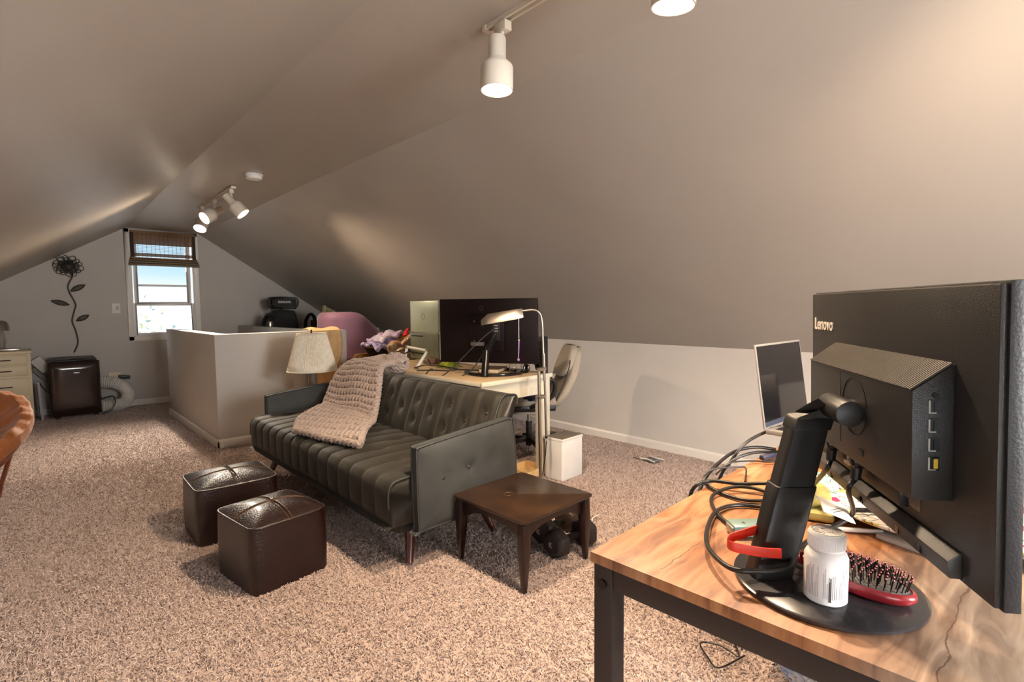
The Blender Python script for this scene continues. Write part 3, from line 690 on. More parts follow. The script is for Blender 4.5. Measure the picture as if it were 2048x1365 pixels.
# ------------------------------------------------------------------ knitted throw
def throw():
    t = thing('knit_throw', 'chunky knitted pale pink throw draped over the sofa back', 'throw blanket', (1.6, 3.3, .44)); o = t.location.copy()
    # centre line from the seat front edge up the back and over; left edge (far) and right edge (near)
    L = [(1.17, 3.20, .452), (1.30, 3.46, .462), (1.50, 3.70, .462), (1.60, 3.78, .47), (1.655, 3.82, .53), (1.71, 3.85, .62), (1.77, 3.85, .71), (1.83, 3.80, .775), (1.91, 3.66, .80), (1.965, 3.52, .83)]
    Rr = [(1.29, 2.60, .452), (1.45, 2.86, .462), (1.56, 3.0, .465), (1.62, 3.06, .475), (1.66, 3.10, .53), (1.715, 3.16, .62), (1.775, 3.24, .71), (1.83, 3.31, .775), (1.92, 3.32, .79), (1.97, 3.28, .80)]
    SL, SR = smoothpath(L, 12), smoothpath(Rr, 12); n = len(SL)
    def surf(u, v):
        f = v*(n-1); i = min(int(f), n-2); q = f-i
        a = SL[i].lerp(SL[i+1], q); c = SR[i].lerp(SR[i+1], q)
        p = a.lerp(c, u); p.z += .012*math.sin(u*9+v*5)*(.4 if v < .4 else 1)*.6
        return p
    def nrm(u, v):
        e = .01; a = surf(min(1, u+e), v) - surf(max(0, u-e), v); c = surf(u, min(1, v+e)) - surf(u, max(0, v-e)); q = a.cross(c).normalized()
        return q if q.z > 0 or q.x < -.2 else -q
    NR, ST = 20, 8   # rope rows across the throw, twists along each row
    b = B(o); b.grid(lambda u, v: surf(u, v) - nrm(u, v)*.006, 24, 50); b.out('shade_backing', mat('knit_shadow_side', rgb(120, 104, 94), .9, var=(40, rgb(104, 90, 80))), t)  # darker sheet under the yarn paints the shade between stitches
    for j in range(NR):
        for s_ in (0, PI):   # two plies twisted about each other
            pts = []
            for k in range(ST*9+1):
                u = k/(ST*9); ph = 2*PI*k/9 + s_ + j*1.1
                v = (j + .5)/NR + .05*(u-.5)*(1 if j < NR-3 else .3) + .36/NR*math.sin(ph)
                v = max(0, min(1, v)); e_ = max(0.0, min(1, u + random.uniform(-.004, .004)))
                pts.append(surf(e_, v) + nrm(u, (j+.5)/NR)*(.013 + .015*math.cos(ph)))
            B(o).tube(pts, .0134, n=7, sub=1).out('yarn', m_knit, t)
    ST = 22
    for w_ in (0.0, 1.0):   # braided selvedges
        for s_ in (0, PI):
            pts = []
            for k in range(ST*5+1):
                v = k/(ST*5); ph = 2*PI*k/5 + s_
                pts.append(surf(w_, v) + nrm(w_, v)*(.012 + .012*math.cos(ph)) + (surf(.6, v)-surf(.4, v)).normalized()*.012*math.sin(ph))
            B(o).tube(pts, .014, n=6, sub=1).out('yarn', m_knit, t)
    # bunched end behind the sofa back: rope wound into a lump
    cc = V((1.975, 3.37, .80)); TW = 9
    for s_ in (0, PI):
        pts = []
        for k in range(TW*22+1):
            q = k/(TW*22); a = 2*PI*TW*q; th = PI*(.06 + .88*q); tw = 2*PI*k/5 + s_
            rr = math.sin(th)**.8
            d = V((math.cos(a)*rr, 0, math.sin(a)*rr)); ax_ = V((.25, -1, -.05)).normalized()
            p = cc + V((d.x*.058, 0, d.z*.064)) - ax_*.085*math.cos(th)
            pts.append(p + d*(.006*math.cos(tw)) + ax_*(.008*math.sin(tw)))
        B(o).tube(pts, .0115, n=6, sub=1).out('yarn', m_knit, t)
    B(o).ball(cc, (.052, .085, .058), 16, 10).out('shade_backing', MATS['knit_shadow_side'], t)  # core of the lump, in the same painted shade tone
    for k in range(2):   # braided hem at the front
        pts = [surf(a/40, 0) + V((-.012, 0, .012)) + V((.0, 0, .011))*math.cos(2*PI*a/5 + k*PI) + V((.010, 0, 0))*math.sin(2*PI*a/5 + k*PI) for a in range(41)]
        B(o).tube(pts, .014, n=6, sub=1).out('yarn', m_knit, t)
throw()

# ------------------------------------------------------------------ ottomans
def ottoman(lab, loc, rz, sx, sy):
    t = thing('cube_ottoman', lab, 'ottoman', loc, rz, 'brown leather cube ottomans'); h = .288
    def side(u, v):
        a = 2*PI*u; c, s_ = math.cos(a), math.sin(a); k = (abs(c)**10 + abs(s_)**10)**(-1/10)
        bul = 1 + .018*math.sin(PI*v) - .01*v
        return (c*k*sx/2*bul, s_*k*sy/2*bul, .004 + (h-.004)*v)
    B().grid(side, 96, 8, cu=True).out('body', m_leather, t, sharp=60)
    def top(u, v):
        a = 2*PI*u; c, s_ = math.cos(a), math.sin(a); k = (abs(c)**10 + abs(s_)**10)**(-1/10); r = v
        x, y = c*k*sx/2*r*.99, s_*k*sy/2*r*.99
        z = h + .038*(1-r**2.6)
        for q in (x, y): z -= .006*math.exp(-(q/.006)**2)*(1-r**6)
        return (x, y, z)
    tp = B().grid(top, 96, 40, cu=True).out('top', m_leather, t, sharp=60)
    B().tube([side(i/72, 1) for i in range(72)], .0045, n=6, sub=1, closed=True).out('piping', m_leather, t)
    for d in (-1, 1):
        B().tube([(d*.008, y*sy/2*.98, h + .0385*(1-abs(y)**2.6)) for y in [-.98 + 1.96*i/20 for i in range(21)]], .0012, n=4, sub=1).out('stitching', m_stitch, tp)
        B().tube([(x*sx/2*.98, d*.008, h + .0385*(1-abs(x)**2.6)) for x in [-.98 + 1.96*i/20 for i in range(21)]], .0012, n=4, sub=1).out('stitching', m_stitch, tp)
def corner(px, py, rz, sx, sy):   # centre from the near corner
    return (px + math.cos(rz)*sx/2 - math.sin(rz)*sy/2, py + math.sin(rz)*sx/2 + math.cos(rz)*sy/2, 0)
ottoman('nearer of the two brown leather cube ottomans before the sofa', corner(.632, 2.262, .13, .35, .375), .13, .35, .375)
ottoman('farther brown leather cube ottoman, partly behind the other one', corner(.575, 2.94, -.02, .40, .385), -.02, .40, .385)

# ------------------------------------------------------------------ side table
def side_table():
    c = V((1.672, 1.735, 0)); rz = .03; t = thing('side_table', 'low square dark walnut side table with tapered legs and ring stain', 'table', c, rz)
    s_ = .236; h = .319
    def rr(x): return x
    pts = []
    for i in range(4):
        a0 = PI/4 + i*PI/2; cx, cy = s_*(1 if math.cos(a0) > 0 else -1), s_*(1 if math.sin(a0) > 0 else -1)
        for k in range(5):
            a = a0 - PI/4 + PI/2*k/4; pts.append((cx - .018*(1 if cx > 0 else -1) + .018*math.cos(a), cy - .018*(1 if cy > 0 else -1) + .018*math.sin(a)))
    top = B().prism([(x, y, h-.012) for x, y in pts], (0, 0, .012)).prism([(x*.955, y*.955, h-.019) for x, y in pts], (0, 0, .0075)).out('top', m_tabletop, t, bevel=.002)
    B().tube([(-.045 + .022*math.cos(2*PI*k/24), .05 + .022*math.sin(2*PI*k/24), h) for k in range(24)], .0008, n=4, sub=1, closed=True).out('ring_stain', mat('water_ring', rgb(104, 76, 46), .4, var=(30, rgb(84, 58, 36))), top)
    e = .205
    for i in range(4):   # arched aprons
        R_ = Matrix.Rotation(i*PI/2, 3, 'Z'); b = B(); out = []
        for k in range(17): x = -e + 2*e*k/16; out.append((x, -e, h-.019 - (.035 + .065*abs(x/e)**3)))
        poly = [(-e, -e, h-.019), (e, -e, h-.019)]
        A = [R_ @ V(p) for p in out]; Tt = [R_ @ V((p[0], -e, h-.019)) for p in out]; n_ = R_ @ V((0, .016, 0))
        b.rings([[A[k], Tt[k], Tt[k] + n_, A[k] + n_] for k in range(17)]); b.out('apron', m_tableleg, t, smooth=False)
    for sx in (-1, 1):
        for sy in (-1, 1):
            b = B(); x, y = sx*e, sy*e
            def sq(cx, cy, w, z): return [(cx-w, cy-w, z), (cx+w, cy-w, z), (cx+w, cy+w, z), (cx-w, cy+w, z)]
            b.rings([sq(x, y, .019, h-.019), sq(x, y, .021, h-.13), sq(x + sx*.004, y + sy*.004, .0095, 0.002)]); b.out('leg', m_tableleg, t, bevel=.003)
side_table()

# ------------------------------------------------------------------ dumbbells
def dumbbell(lab, c, rz, m):
    t = thing('dumbbell', lab, 'dumbbell', c, rz, 'rubber hex dumbbells')
    r = .074
    def hexr(x, k): return [(x, r*k*math.cos(PI/6 + PI/3*i + 0), r*k*math.sin(PI/6 + PI/3*i) + r*.87) for i in range(6)]
    for s_ in (-1, 1):
        hd = B().rings([hexr(s_*.06, .72), hexr(s_*.072, 1), hexr(s_*.122, 1), hexr(s_*.138, .72)]).out('head', m, t, bevel=.006)
        q = text('marking', 'K', .032, basis((s_*.1385, 0, r*.87), (0, s_, 0), (0, 0, 1), (s_, 0, 0)), mat('pale_print', rgb(170, 160, 152), .6, var=(40, rgb(150, 140, 134))), hd, bold=.001)
    B().lathe([(.015, -.06), (.0165, -.03), (.0185, 0), (.0165, .03), (.015, .06)], (0, 0, r*.87), (1, 0, 0), 16).out('handle', m_darkmetal, t)
m_rub = mat('black_rubber', rgb(26, 16, 18), .55, var=(20, rgb(32, 22, 22)), bump=(200, .1))
m_rub2 = mat('brown_black_rubber', rgb(48, 32, 24), .5, var=(20, rgb(40, 26, 20)), bump=(200, .1))
dumbbell('black hex dumbbell under the side table, nearer of two', (1.905, 1.64, .004), -.05, m_rub)
dumbbell('brownish black hex dumbbell lying beyond the other one', (1.97, 1.80, .004), .06, m_rub2)
t = thing('zip_tie', 'white plastic tie lying on carpet beyond the dumbbells', 'cable tie', (2.2, 1.8, .012)); o = t.location.copy()
B(o).tube([(2.17, 1.77, .013), (2.22, 1.76, .016), (2.27, 1.79, .014), (2.33, 1.80, .013)], .0035, n=6, flat=.5).out('strap', m_white, t)
t = thing('cloth_scrap', 'small folded grey cloth with white edge on carpet by wall', 'cloth', (3.46, 2.16, .012)); o = t.location.copy()
B(o).grid(lambda u, v: (3.40 + .10*u + .015*v, 2.10 + .13*v - .02*u, .022 + .012*math.sin(PI*u)*math.cos(3*v)), 8, 8).out('fabric', mat('slate_cloth', rgb(112, 114, 118), .9, var=(30, rgb(102, 104, 108))), t, solid=.004)
B(o).tube([(3.40, 2.10, .027), (3.42, 2.17, .03), (3.415, 2.23, .027)], .005).tube([(3.50, 2.08, .027), (3.49, 2.14, .03), (3.515, 2.21, .027)], .005).out('edge_binding', m_white, t)
B(o).tube([(3.40, 2.23, .02), (3.39, 2.27, .03), (3.41, 2.29, .02), (3.425, 2.25, .016)], .002).out('cord', m_cable, t)

# ------------------------------------------------------------------ shade lamp beyond the sofa
t = thing('shade_lamp', 'lamp with pleated cream shade on grey turned post behind sofa', 'lamp', (1.715, 4.27, 0))
B().lathe([(.01, 0), (.13, 0), (.135, .015), (.12, .03), (.05, .05), (.035, .09), (.03, .15), (.03, .34), (.036, .36), (.036, .375), (.026, .39), (.024, .5), (.03, .52), (.042, .53), (.044, .54), (.036, .552), (.04, .562), (.042, .572), (.034, .58), (.031, .60), (.030, .68), (.024, .69), (.008, .70), (.008, .72)], n=28).out('post', m_stone, t)
NP = 90
def shp(u, v):
    a = 2*PI*u; rr = .195 + (.112-.195)*v; pl = .0035*(1 if round(u*NP*2) % 2 else -1)
    if v < .04 or v > .96: pl *= .3
    return ((rr+pl)*math.cos(a), (rr+pl)*math.sin(a), .69 + .31*v)
sh = B().grid(shp, NP*2, 12, cu=True).out('shade', m_shade, t, solid=.002, sharp=80)
for z, r in ((.692, .196), (.998, .113)): B().tube([(r*math.cos(2*PI*k/48), r*math.sin(2*PI*k/48), z) for k in range(48)], .004, n=6, sub=1, closed=True).out('trim_ring', m_shade, sh)
b = B(); b.cyl((0, 0, .72), (0, 0, 1.0), .003)
for k in range(3): a = 2*PI*k/3; b.cyl((0, 0, .996), (.11*math.cos(a), .11*math.sin(a), .996), .002)
b.out('harp', m_bronze, t)
B().lathe([(.003, 1.0), (.008, 1.004), (.005, 1.012), (.009, 1.02), (.002, 1.03)], n=12).out('finial', m_bronze, t)

# cloth hung over the end of the half wall
t = thing('hanging_blanket', 'tan blanket hung over the end of the stair half wall', 'blanket', (2.15, 4.97, .5)); o = t.location.copy()
def hb(u, v):
    x = 1.98 + .30*u; wv = .008*math.sin(u*17+1) + .006*math.sin(u*31)
    if v < .3: y = 5.13 - .14*(v/.3) + .0; z = hz + .014 + .008*math.sin(u*9) + .01*math.sin(PI*v/.3)
    else:
        q = (v-.3)/.7; y = 4.985 - .012 - abs(wv)*(1+q); z = hz + .012 - (.72 + .1*math.sin(u*4))*q; x += -.05*q + .03*math.sin(q*6)*u
    return (x, y, z)
B(o).grid(hb, 34, 30).out('fabric', m_tan, t, solid=.008)

# ------------------------------------------------------------------ things stored beyond the stairwell
t = thing('desk_chair', 'black mesh desk chair with headrest standing beyond the stair wall', 'office chair', (2.835, 7.58, 0), math.radians(2))
def panel(cx, y, z0, z1, w0, w1, cv, m, nm, th=.03, rnd=4):
    def f(u, v):
        a = (u-.5)*2; z = z0 + (z1-z0)*v; w = w0 + (w1-w0)*v
        w *= (1-abs(2*v-1)**rnd*.18); return (cx + a*w/2, y + cv*a*a, z + .02*(0 if v < .5 else -a*a))
    return B().grid(f, 17, 11).out(nm, m, t, solid=th)
hr = panel(-.19, -.02, 1.205, 1.372, .39, .44, -.04, m_black, 'headrest')
hm = panel(-.19, -.045, 1.228, 1.352, .32, .35, -.03, m_mesh, 'headrest_mesh', .01); hm.parent = hr
text('lettering', 'INNOVA', .045, basis((-.19, -.085, 1.295), (1, 0, 0), (0, 0, 1), (0, -1, 0)), m_white, hr, bold=.0012)
panel(-.19, 0, .56, 1.19, .48, .36, -.05, m_mesh, 'backrest', .025)
B().tube([(-.19, .05, .45), (-.19, .09, .8), (-.19, .05, 1.2), (-.19, .02, 1.28)], .025).out('spine', m_black, t)
B().box((-.19, -.26, .47), (.5, .48, .08)).out('seat', m_mesh, t, bevel=.03)
for sx in (-1, 1):
    x = -.19 + sx*.29
    B().tube([(x, -.02, .50), (x, -.06, .8), (x, -.08, 1.0), (x+.02, -.14, 1.1), (x+.03, -.22, 1.12), (x+.03, -.3, 1.07), (x+.03, -.33, .95)], .024, n=10).out('arm', m_black, t)
    B().box((x + .02, -.3, .98), (.07, .07, .12)).out('arm_bracket', m_chrome if sx < 0 else m_darkmetal, t, bevel=.012)
B().cyl((-.19, -.25, .07), (-.19, -.25, .43), .03).out('gas_lift', m_darkmetal, t)
for k in range(5):
    a = 2*PI*k/5; B().tube([(-.19, -.25, .1), (-.19 + .3*math.cos(a), -.25 + .3*math.sin(a), .06)], .022, sub=1).ball((-.19 + .3*math.cos(a), -.25 + .3*math.sin(a), .03), .03).out('leg', m_black, t)

def cloth(name, lab, c, r, m, seed, cat='clothing', rz=0, group=None, fold=1.0):
    """a slumped piece of cloth: wrinkled flattened mound"""
    rnd = random.Random(seed); t = thing(name, lab, cat, c, rz, group)
    ph = [rnd.uniform(0, 6.28) for _ in range(8)]
    def f(u, v):
        a = 2*PI*u; rr = 1 + .14*math.sin(a*3+ph[0]) + .09*math.sin(a*5+ph[1])
        k = math.sin(PI*v/2)
        wr = .13*fold*math.sin(a*7 + ph[2] + 5*v)*k*(1-k*.4) + .1*fold*math.sin(a*4 + ph[3] - 9*v)*k
        h = (1-k**2.2) + wr*.8
        return (r[0]*rr*k*math.cos(a), r[1]*rr*k*math.sin(a), max(0.0, r[2]*h) + (.004 if v > .99 else 0))
    B().grid(f, 60, 16, cu=True).out('fabric', m, t, solid=.004, sharp=70)
    return t
def slab(name, lab, m, mid, uvec, vvec, cat, wob=.012, th=.008, seed=1, group=None):
    """a sheet of cloth or cushion spanned by two vectors with ripples"""
    rnd = random.Random(seed); ph = [rnd.uniform(0, 6.28) for _ in range(5)]; mid, uv, vv = V(mid), V(uvec), V(vvec); nn = uv.cross(vv).normalized()
    t = thing(name, lab, cat, mid, 0, group)
    def f(a, b):
        a2, b2 = a*2-1, b*2-1
        return uv*a2*(1 + .06*math.sin(b*5+ph[0])) + vv*b2*(1+.06*math.sin(a*6+ph[1])) + nn*(wob*math.sin(a*11+ph[2]+b*4) + wob*.7*math.sin(b*13+ph[3]) + wob*1.4*(1-a2*a2)*(1-b2*b2))
    B().grid(f, 22, 18).out('fabric', m, t, solid=th, sharp=70)
    return t
slab('cushion', 'pale green cushion propped behind the black chair arm', mat('sage_cloth', rgb(178, 170, 132), .85, var=(7, rgb(150, 142, 106)), bump=(40, .2)), (2.78, 6.45, 1.08), (.035, -.03, .12), (.08, .02, -.03), 'cushion', .02, .05, 3)
slab('grey_jacket', 'pale grey jacket heaped between black chair and mauve chair', mat('pale_grey_cloth', rgb(176, 178, 176), .85, var=(9, rgb(140, 142, 142)), bump=(40, .2)), (2.80, 6.3, .97), (.13, -.05, .03), (.02, .1, .06), 'jacket', .03, .04, 5)
t = thing('duffel_bag', 'dark duffel bag behind the grey jacket under the slope', 'bag', (3.1, 6.85, 0))
B().ball((0, 0, .62), (.16, .3, .5), 20, 12).out('bag_body', mat('charcoal_canvas', rgb(46, 44, 42), .8, var=(12, rgb(36, 34, 33)), bump=(60, .3)), t)
B().tube([(-.1, -.25, .8), (-.14, -.28, 1.0), (-.12, -.2, 1.08), (-.1, -.1, .95)], .016).out('handle', m_black, t)

# mauve wing chair
t = thing('armchair', 'mauve velvet wing chair with high curved back beyond the stair wall', 'chair', (2.90, 5.55, 0), 0)
def wing(u, v):
    a = u; ang = PI*(1-a)
    h = 1.16 if a < .42 else 1.16 - .19*(.5-.5*math.cos(PI*min(1, (a-.42)/.38)))
    h -= .05*max(0, (.12-a)/.12)**2
    return (-.23 + .30*math.cos(ang)*(1 + .04*v), .05 - .24*math.sin(ang)*(1+.06*v), .2 + (h-.2)*v)
B().grid(wing, 48, 12).out('back_shell', m_purple, t, solid=.085, sharp=60)
B().box((-.22, .16, .36), (.46, .5, .18)).out('seat', m_purple, t, bevel=.05, seg=4)
for sx in (-.24, .24):
    for sy in (-.22, .24): B().cyl((sx*.8*1.1-.22, sy*1.1+.12, 0), (sx*.8-.22, sy+.12, .28), .014, .022).out('leg', m_mahog, t)

# cartons, basket and clothes heap beyond the white desk
def carton(lab, c, sz, rz, m=m_card):
    t = thing('cardboard_box', lab, 'box', c, rz); x, y, z = sz
    b = B(); w = .006
    b.bb(-x/2, x/2, -y/2, y/2, 0, w); b.bb(-x/2, -x/2+w, -y/2, y/2, w, z); b.bb(x/2-w, x/2, -y/2, y/2, w, z); b.bb(-x/2+w, x/2-w, -y/2, -y/2+w, w, z); b.bb(-x/2+w, x/2-w, y/2-w, y/2, w, z)
    b.out('carton', m, t, smooth=False)
    B().box((0, -y/2-.05, z-.03), (x*.98, .006, .12), rot=Matrix.Rotation(-1.0, 3, 'X')).out('flap', m, t)
    B().box((0, y/2+.04, z+.02), (x*.98, .006, .1), rot=Matrix.Rotation(.8, 3, 'X')).out('flap', m, t)
    return t
carton('open orange brown carton on floor beyond the desk end', (2.62, 4.55, 0), (.56, .42, .70), .1)
t = thing('laundry_basket', 'round dark basket heaped with folded clothes on the carton', 'basket', (2.60, 4.58, .705))
B().lathe([(.02, .0), (.17, .0), (.2, .05), (.235, .12), (.242, .13), (.23, .13), (.19, .05), (.16, .01), (.02, .01)], n=30).out('bowl', mat('dark_wicker', rgb(40, 30, 26), .7, var=(40, rgb(28, 20, 18)), bump=(80, .4)), t)
B().lathe([(.235, .118), (.25, .124), (.25, .134), (.235, .138), (.228, .128), (.235, .118)], n=30, cap0=False, cap1=False).out('rim', m_card, t)
gp = 'clothes heaped in the basket'
slab('folded_shirt', 'purple patterned shirt lying lowest on the basket heap', mat('violet_print', rgb(96, 76, 128), .85, var=(26, rgb(170, 160, 190), .12)), (2.50, 4.50, .865), (.16, .02, .03), (.0, .16, .02), 'shirt', .02, .03, 11, gp)
slab('folded_shirt', 'pale lilac and white shirt folded over the basket heap', mat('lilac_print', rgb(206, 206, 214), .85, var=(16, rgb(150, 110, 160), .2)), (2.56, 4.55, .905), (.13, .0, .04), (0, .13, 0), 'shirt', .02, .03, 12, gp)
slab('folded_towel', 'tan towel folded in the basket heap', mat('caramel_towel', rgb(196, 142, 88), .9, var=(30, rgb(180, 126, 74)), bump=(90, .3)), (2.62, 4.42, .865), (.16, 0, .045), (0, .1, 0), 'towel', .016, .025, 13, gp)
slab('red_cloth', 'bright red cloth corner sticking up from the heap', mat('red_cotton', rgb(214, 40, 34), .85, var=(20, rgb(196, 32, 28))), (2.72, 4.50, .91), (.035, 0, .065), (.0, .06, -.02), 'cloth', .01, .012, 14, gp)
slab('pink_cloth', 'pale pink cloth draped at the heap front', mat('pale_pink_cotton', rgb(220, 176, 162), .85, var=(20, rgb(206, 160, 146))), (2.68, 4.36, .875), (.13, 0, .05), (0, .08, -.01), 'cloth', .016, .016, 15, gp)
slab('plastic_bag', 'crinkled clear bag of brown tissue beside the basket', mat('crinkled_plastic', rgb(186, 160, 126), .25, var=(24, rgb(120, 92, 60), .2), bump=(30, .8)), (2.60, 4.28, .80), (.17, .0, .05), (.02, .06, .085), 'bag', .03, .03, 16)
carton('low carton with dark clutter beyond the white desk end', (2.21, 4.50, 0), (.22, .36, .58), -.02)
cloth('dark_jacket', 'black jacket slumped in the low carton by the stair wall', (2.24, 4.50, .585), (.12, .17, .16), mat('black_cloth', rgb(24, 21, 21), .8, var=(16, rgb(40, 34, 32))), 21, 'jacket')
cloth('brown_scarf', 'tan and brown scarf lying at the low carton edge', (2.18, 4.32, .61), (.09, .07, .05), mat('brown_knit', rgb(150, 116, 88), .9, var=(30, rgb(96, 70, 52), .15), bump=(60, .4)), 22, 'scarf')

# ------------------------------------------------------------------ white desk and what stands on it
WZ = .73
t = thing('white_desk', 'cream white desk with worn birch top behind the sofa', 'desk', (2.05, 2.48, 0), .035)
B().bb(0, .66, .02, 1.56, WZ-.022, WZ).out('top', m_desktan, t, bevel=.003)
b = B(); b.bb(-.004, .665, -.004, .02, WZ-.026, WZ+.0005); b.bb(-.006, 0, .02, 1.56, WZ-.026, WZ); b.out('edge_band', m_deskwhite, t, bevel=.002)
b = B(); b.bb(.02, .64, .025, .045, WZ-.14, WZ-.022); b.bb(.02, .64, 1.515, 1.535, WZ-.14, WZ-.022); b.bb(.02, .04, .045, 1.515, WZ-.14, WZ-.022); b.out('apron', m_deskwhite, t)
for x in (.045, .615):
    for y in (.05, 1.5): B().bb(x-.04, x+.04, y-.035, y+.035, 0, WZ-.022).out('leg', m_deskwhite, t, bevel=.003)

def big_monitor():
    c = V((2.40, 2.80, 0)); t = thing('large_monitor', 'large black monitor seen from behind on the white desk', 'monitor', (2.40, 2.80, WZ)); o = V((2.40, 2.80, WZ))
    u = V((.356, -.631, 0)).normalized(); n = V((-.631, -.356, 0)).normalized(); up = V((0, 0, 1))
    M = basis((2.405, 2.845, 1.03), u, up, n)   # n points at the photographer
    B(o, M).box((0, 0, -.012), (.74, .46, .024)).out('panel', m_maroonblk, t, bevel=.004)
    B(o, M).box((0, 0, -.0255), (.72, .44, .003)).out('screen', m_screen, t)
    B(o, M).box((-.0, -.01, .012), (.27, .26, .024)).out('rear_cover', m_maroonblk, t, bevel=.006)
    B(o, M).box((.075, .0, .026), (.06, .13, .006)).out('port_bay', m_black, t, bevel=.002)
    for z in (.04, .02, 0): B(o, M).box((.075, z, .031), (.03, .009, .004)).out('port', m_silver, t, bevel=.002)
    for x in (-.09, .03):
        for y in (-.07, .07): B(o, M).cyl((x, y, .024), (x, y, .026), .004, n=10).out('screw', m_chrome, t)
    q = text('logo', 'LG', .028, M @ Matrix.Translation((.0, .16, .001)), mat('faint_logo', rgb(70, 58, 58), .4, var=(20, rgb(62, 50, 50))), t)
    B(o, M).lathe([(.011, 0), (.015, 0), (.015, .001), (.011, .001), (.011, 0)], (-.045, .162, 0), (0, 0, 1), 20, False, False).out('logo_ring', MATS['faint_logo'], t)
    # stand: arc base, leaning tube neck, cable clip
    def arc(z, r): return [V((2.43 + r*math.cos(a), 2.80 + r*math.sin(a), z)) for a in [math.radians(-215 + 250*k/36 - 10) for k in range(37)]]
    bb_ = B(o); A, C_ = arc(WZ+.002, .215), arc(WZ+.002, .165)
    bb_.rings([[A[k], C_[k], C_[k] + V((0, 0, .016)), A[k] + V((0, 0, .016))] for k in range(37)]); bb_.out('base_ring', m_blackgloss, t, bevel=.002)
    B(o).cyl((2.235, 2.68, WZ+.002), (2.285, 2.715, .90), .024, .026, n=20).out('neck', m_blackgloss, t)
    B(o).cyl((2.285, 2.715, .89), (2.43, 2.80, .98), .022, n=14).out('neck_bracket', m_black, t)
    B(o, M).box((-.055, -.09, .045), (.10, .026, .03)).out('cable_clip', mat('grey_clip', rgb(112, 100, 98), .4, var=(20, rgb(100, 90, 88))), t, bevel=.003)
    return M
MB = big_monitor()
for lab, a, pts in (('black cable running from large monitor ports down behind sofa, left one', .07, [(.07, .02, .04), (-.02, -.06, .09), (-.2, -.26, .2), (-.29, -.33, .24), (-.34, -.42, .25)]),
                    ('black cable running from large monitor ports down behind sofa, right one', .085, [(.085, .0, .04), (.05, -.08, .09), (-.04, -.24, .16), (-.13, -.31, .2), (-.18, -.335, .22), (-.21, -.42, .235)])):
    t = thing('monitor_cable', lab, 'cable', MB @ V(pts[0])); B(MB @ V(pts[0]), MB).tube(pts, .004).out('cable', m_cable, t)

# upright laptop opened flat, on a folding stand
t = thing('open_laptop', 'mint grey laptop opened flat upright behind folding stand on white desk', 'laptop', (2.5, 3.79, WZ)); o = t.location.copy()
B(o).box((2.5, 3.79, 1.122), (.012, .425, .27)).out('lid', m_mint, t, bevel=.004)
B(o).box((2.505, 3.80, .868), (.018, .43, .225)).out('base', mat('grey_green_metal', rgb(136, 142, 124), .3, metal=.5, var=(4, rgb(120, 126, 110))), t, bevel=.004)
B(o).cyl((2.505, 3.6, .985), (2.505, 3.99, .985), .008, n=12).out('hinge', m_silver, t)
B(o).box((2.494, 3.90, .955), (.004, .17, .008)).out('vent_slot', m_darkmetal, t)
lm = mat('logo_grey', rgb(150, 156, 138), .3, metal=.5, var=(20, rgb(140, 146, 130)))
B(o).lathe([(.024, 0), (.028, 0), (.028, .001), (.024, .001), (.024, 0)], (2.4935, 3.80, 1.125), (-1, 0, 0), 28, False, False).out('logo_ring', lm, t)
text('logo', 'hp', .04, basis((2.4935, 3.80, 1.125), (0, -1, 0), (0, 0, 1), (-1, 0, 0)), lm, t)
t = thing('laptop_stand', 'white folding metal laptop stand in front of upright laptop', 'stand', (2.28, 3.5, WZ)); o = t.location.copy()
pa, pb, pc, pd = V((2.25, 3.72, WZ+.006)), V((2.28, 3.72, WZ+.15)), V((2.28, 3.42, WZ+.135)), V((2.16, 3.40, WZ+.006))
for a, c in ((pa, pb), (pb, pc), (pc, pd)):
    d = (c-a).normalized(); B(o).cyl(a, c, .011, n=8).out('bar', m_white, t)
for q in (pb, pc, pd): B(o).cyl(q - V((.012, 0, 0)), q + V((.012, 0, 0)), .015, n=14).out('pivot', m_chrome, t)
for lab, pts in (('black charger cable looping from laptop to behind sofa, left one', [(2.485, 3.93, .79), (2.44, 3.97, .83), (2.3, 3.95, .82), (2.18, 3.85, .77), (2.0, 3.62, .735), (1.95, 3.58, .60)]),
                 ('black charger cable looping over folding stand to behind sofa', [(2.485, 3.75, .80), (2.4, 3.74, .82), (2.28, 3.70, .84), (2.15, 3.62, .80), (2.02, 3.50, .745), (1.98, 3.46, .60)])):
    t = thing('charger_cable', lab, 'cable', pts[0]); B(pts[0]).tube(pts, .0055).out('cable', m_cable, t)
t = thing('headset_cable', 'thin black cables coiled on the white desk top', 'cable', (2.2, 3.2, WZ)); o = t.location.copy()
for pts in ([(2.10, 3.30, WZ+.005), (2.2, 3.22, WZ+.006), (2.25, 3.12, WZ+.006), (2.32, 3.10, WZ+.01), (2.40, 3.2, WZ+.008)], [(2.12, 3.36, WZ+.02), (2.24, 3.38, WZ+.03), (2.32, 3.25, WZ+.02), (2.36, 3.1, WZ+.006), (2.45, 2.95, WZ+.005)], [(2.05, 3.1, WZ+.004), (2.1, 3.12, WZ+.03), (2.16, 3.18, WZ+.02)]):
    B(o).tube(pts, .004).out('loop', m_cable, t)
cloth('lime_cloth', 'crumpled lime green cloth lying under the large monitor', (2.44, 3.36, WZ+.001), (.09, .075, .05), m_lime, 31, 'cloth')
cloth('brown_pouch', 'small brown patterned pouch behind the folding stand', (2.50, 3.66, WZ+.001), (.06, .1, .05), mat('brown_pouch', rgb(112, 84, 64), .8, var=(20, rgb(80, 58, 44))), 32, 'pouch')
t = thing('book', 'closed brown book lying behind the monitor neck', 'book', (2.47, 2.86, WZ), .5)
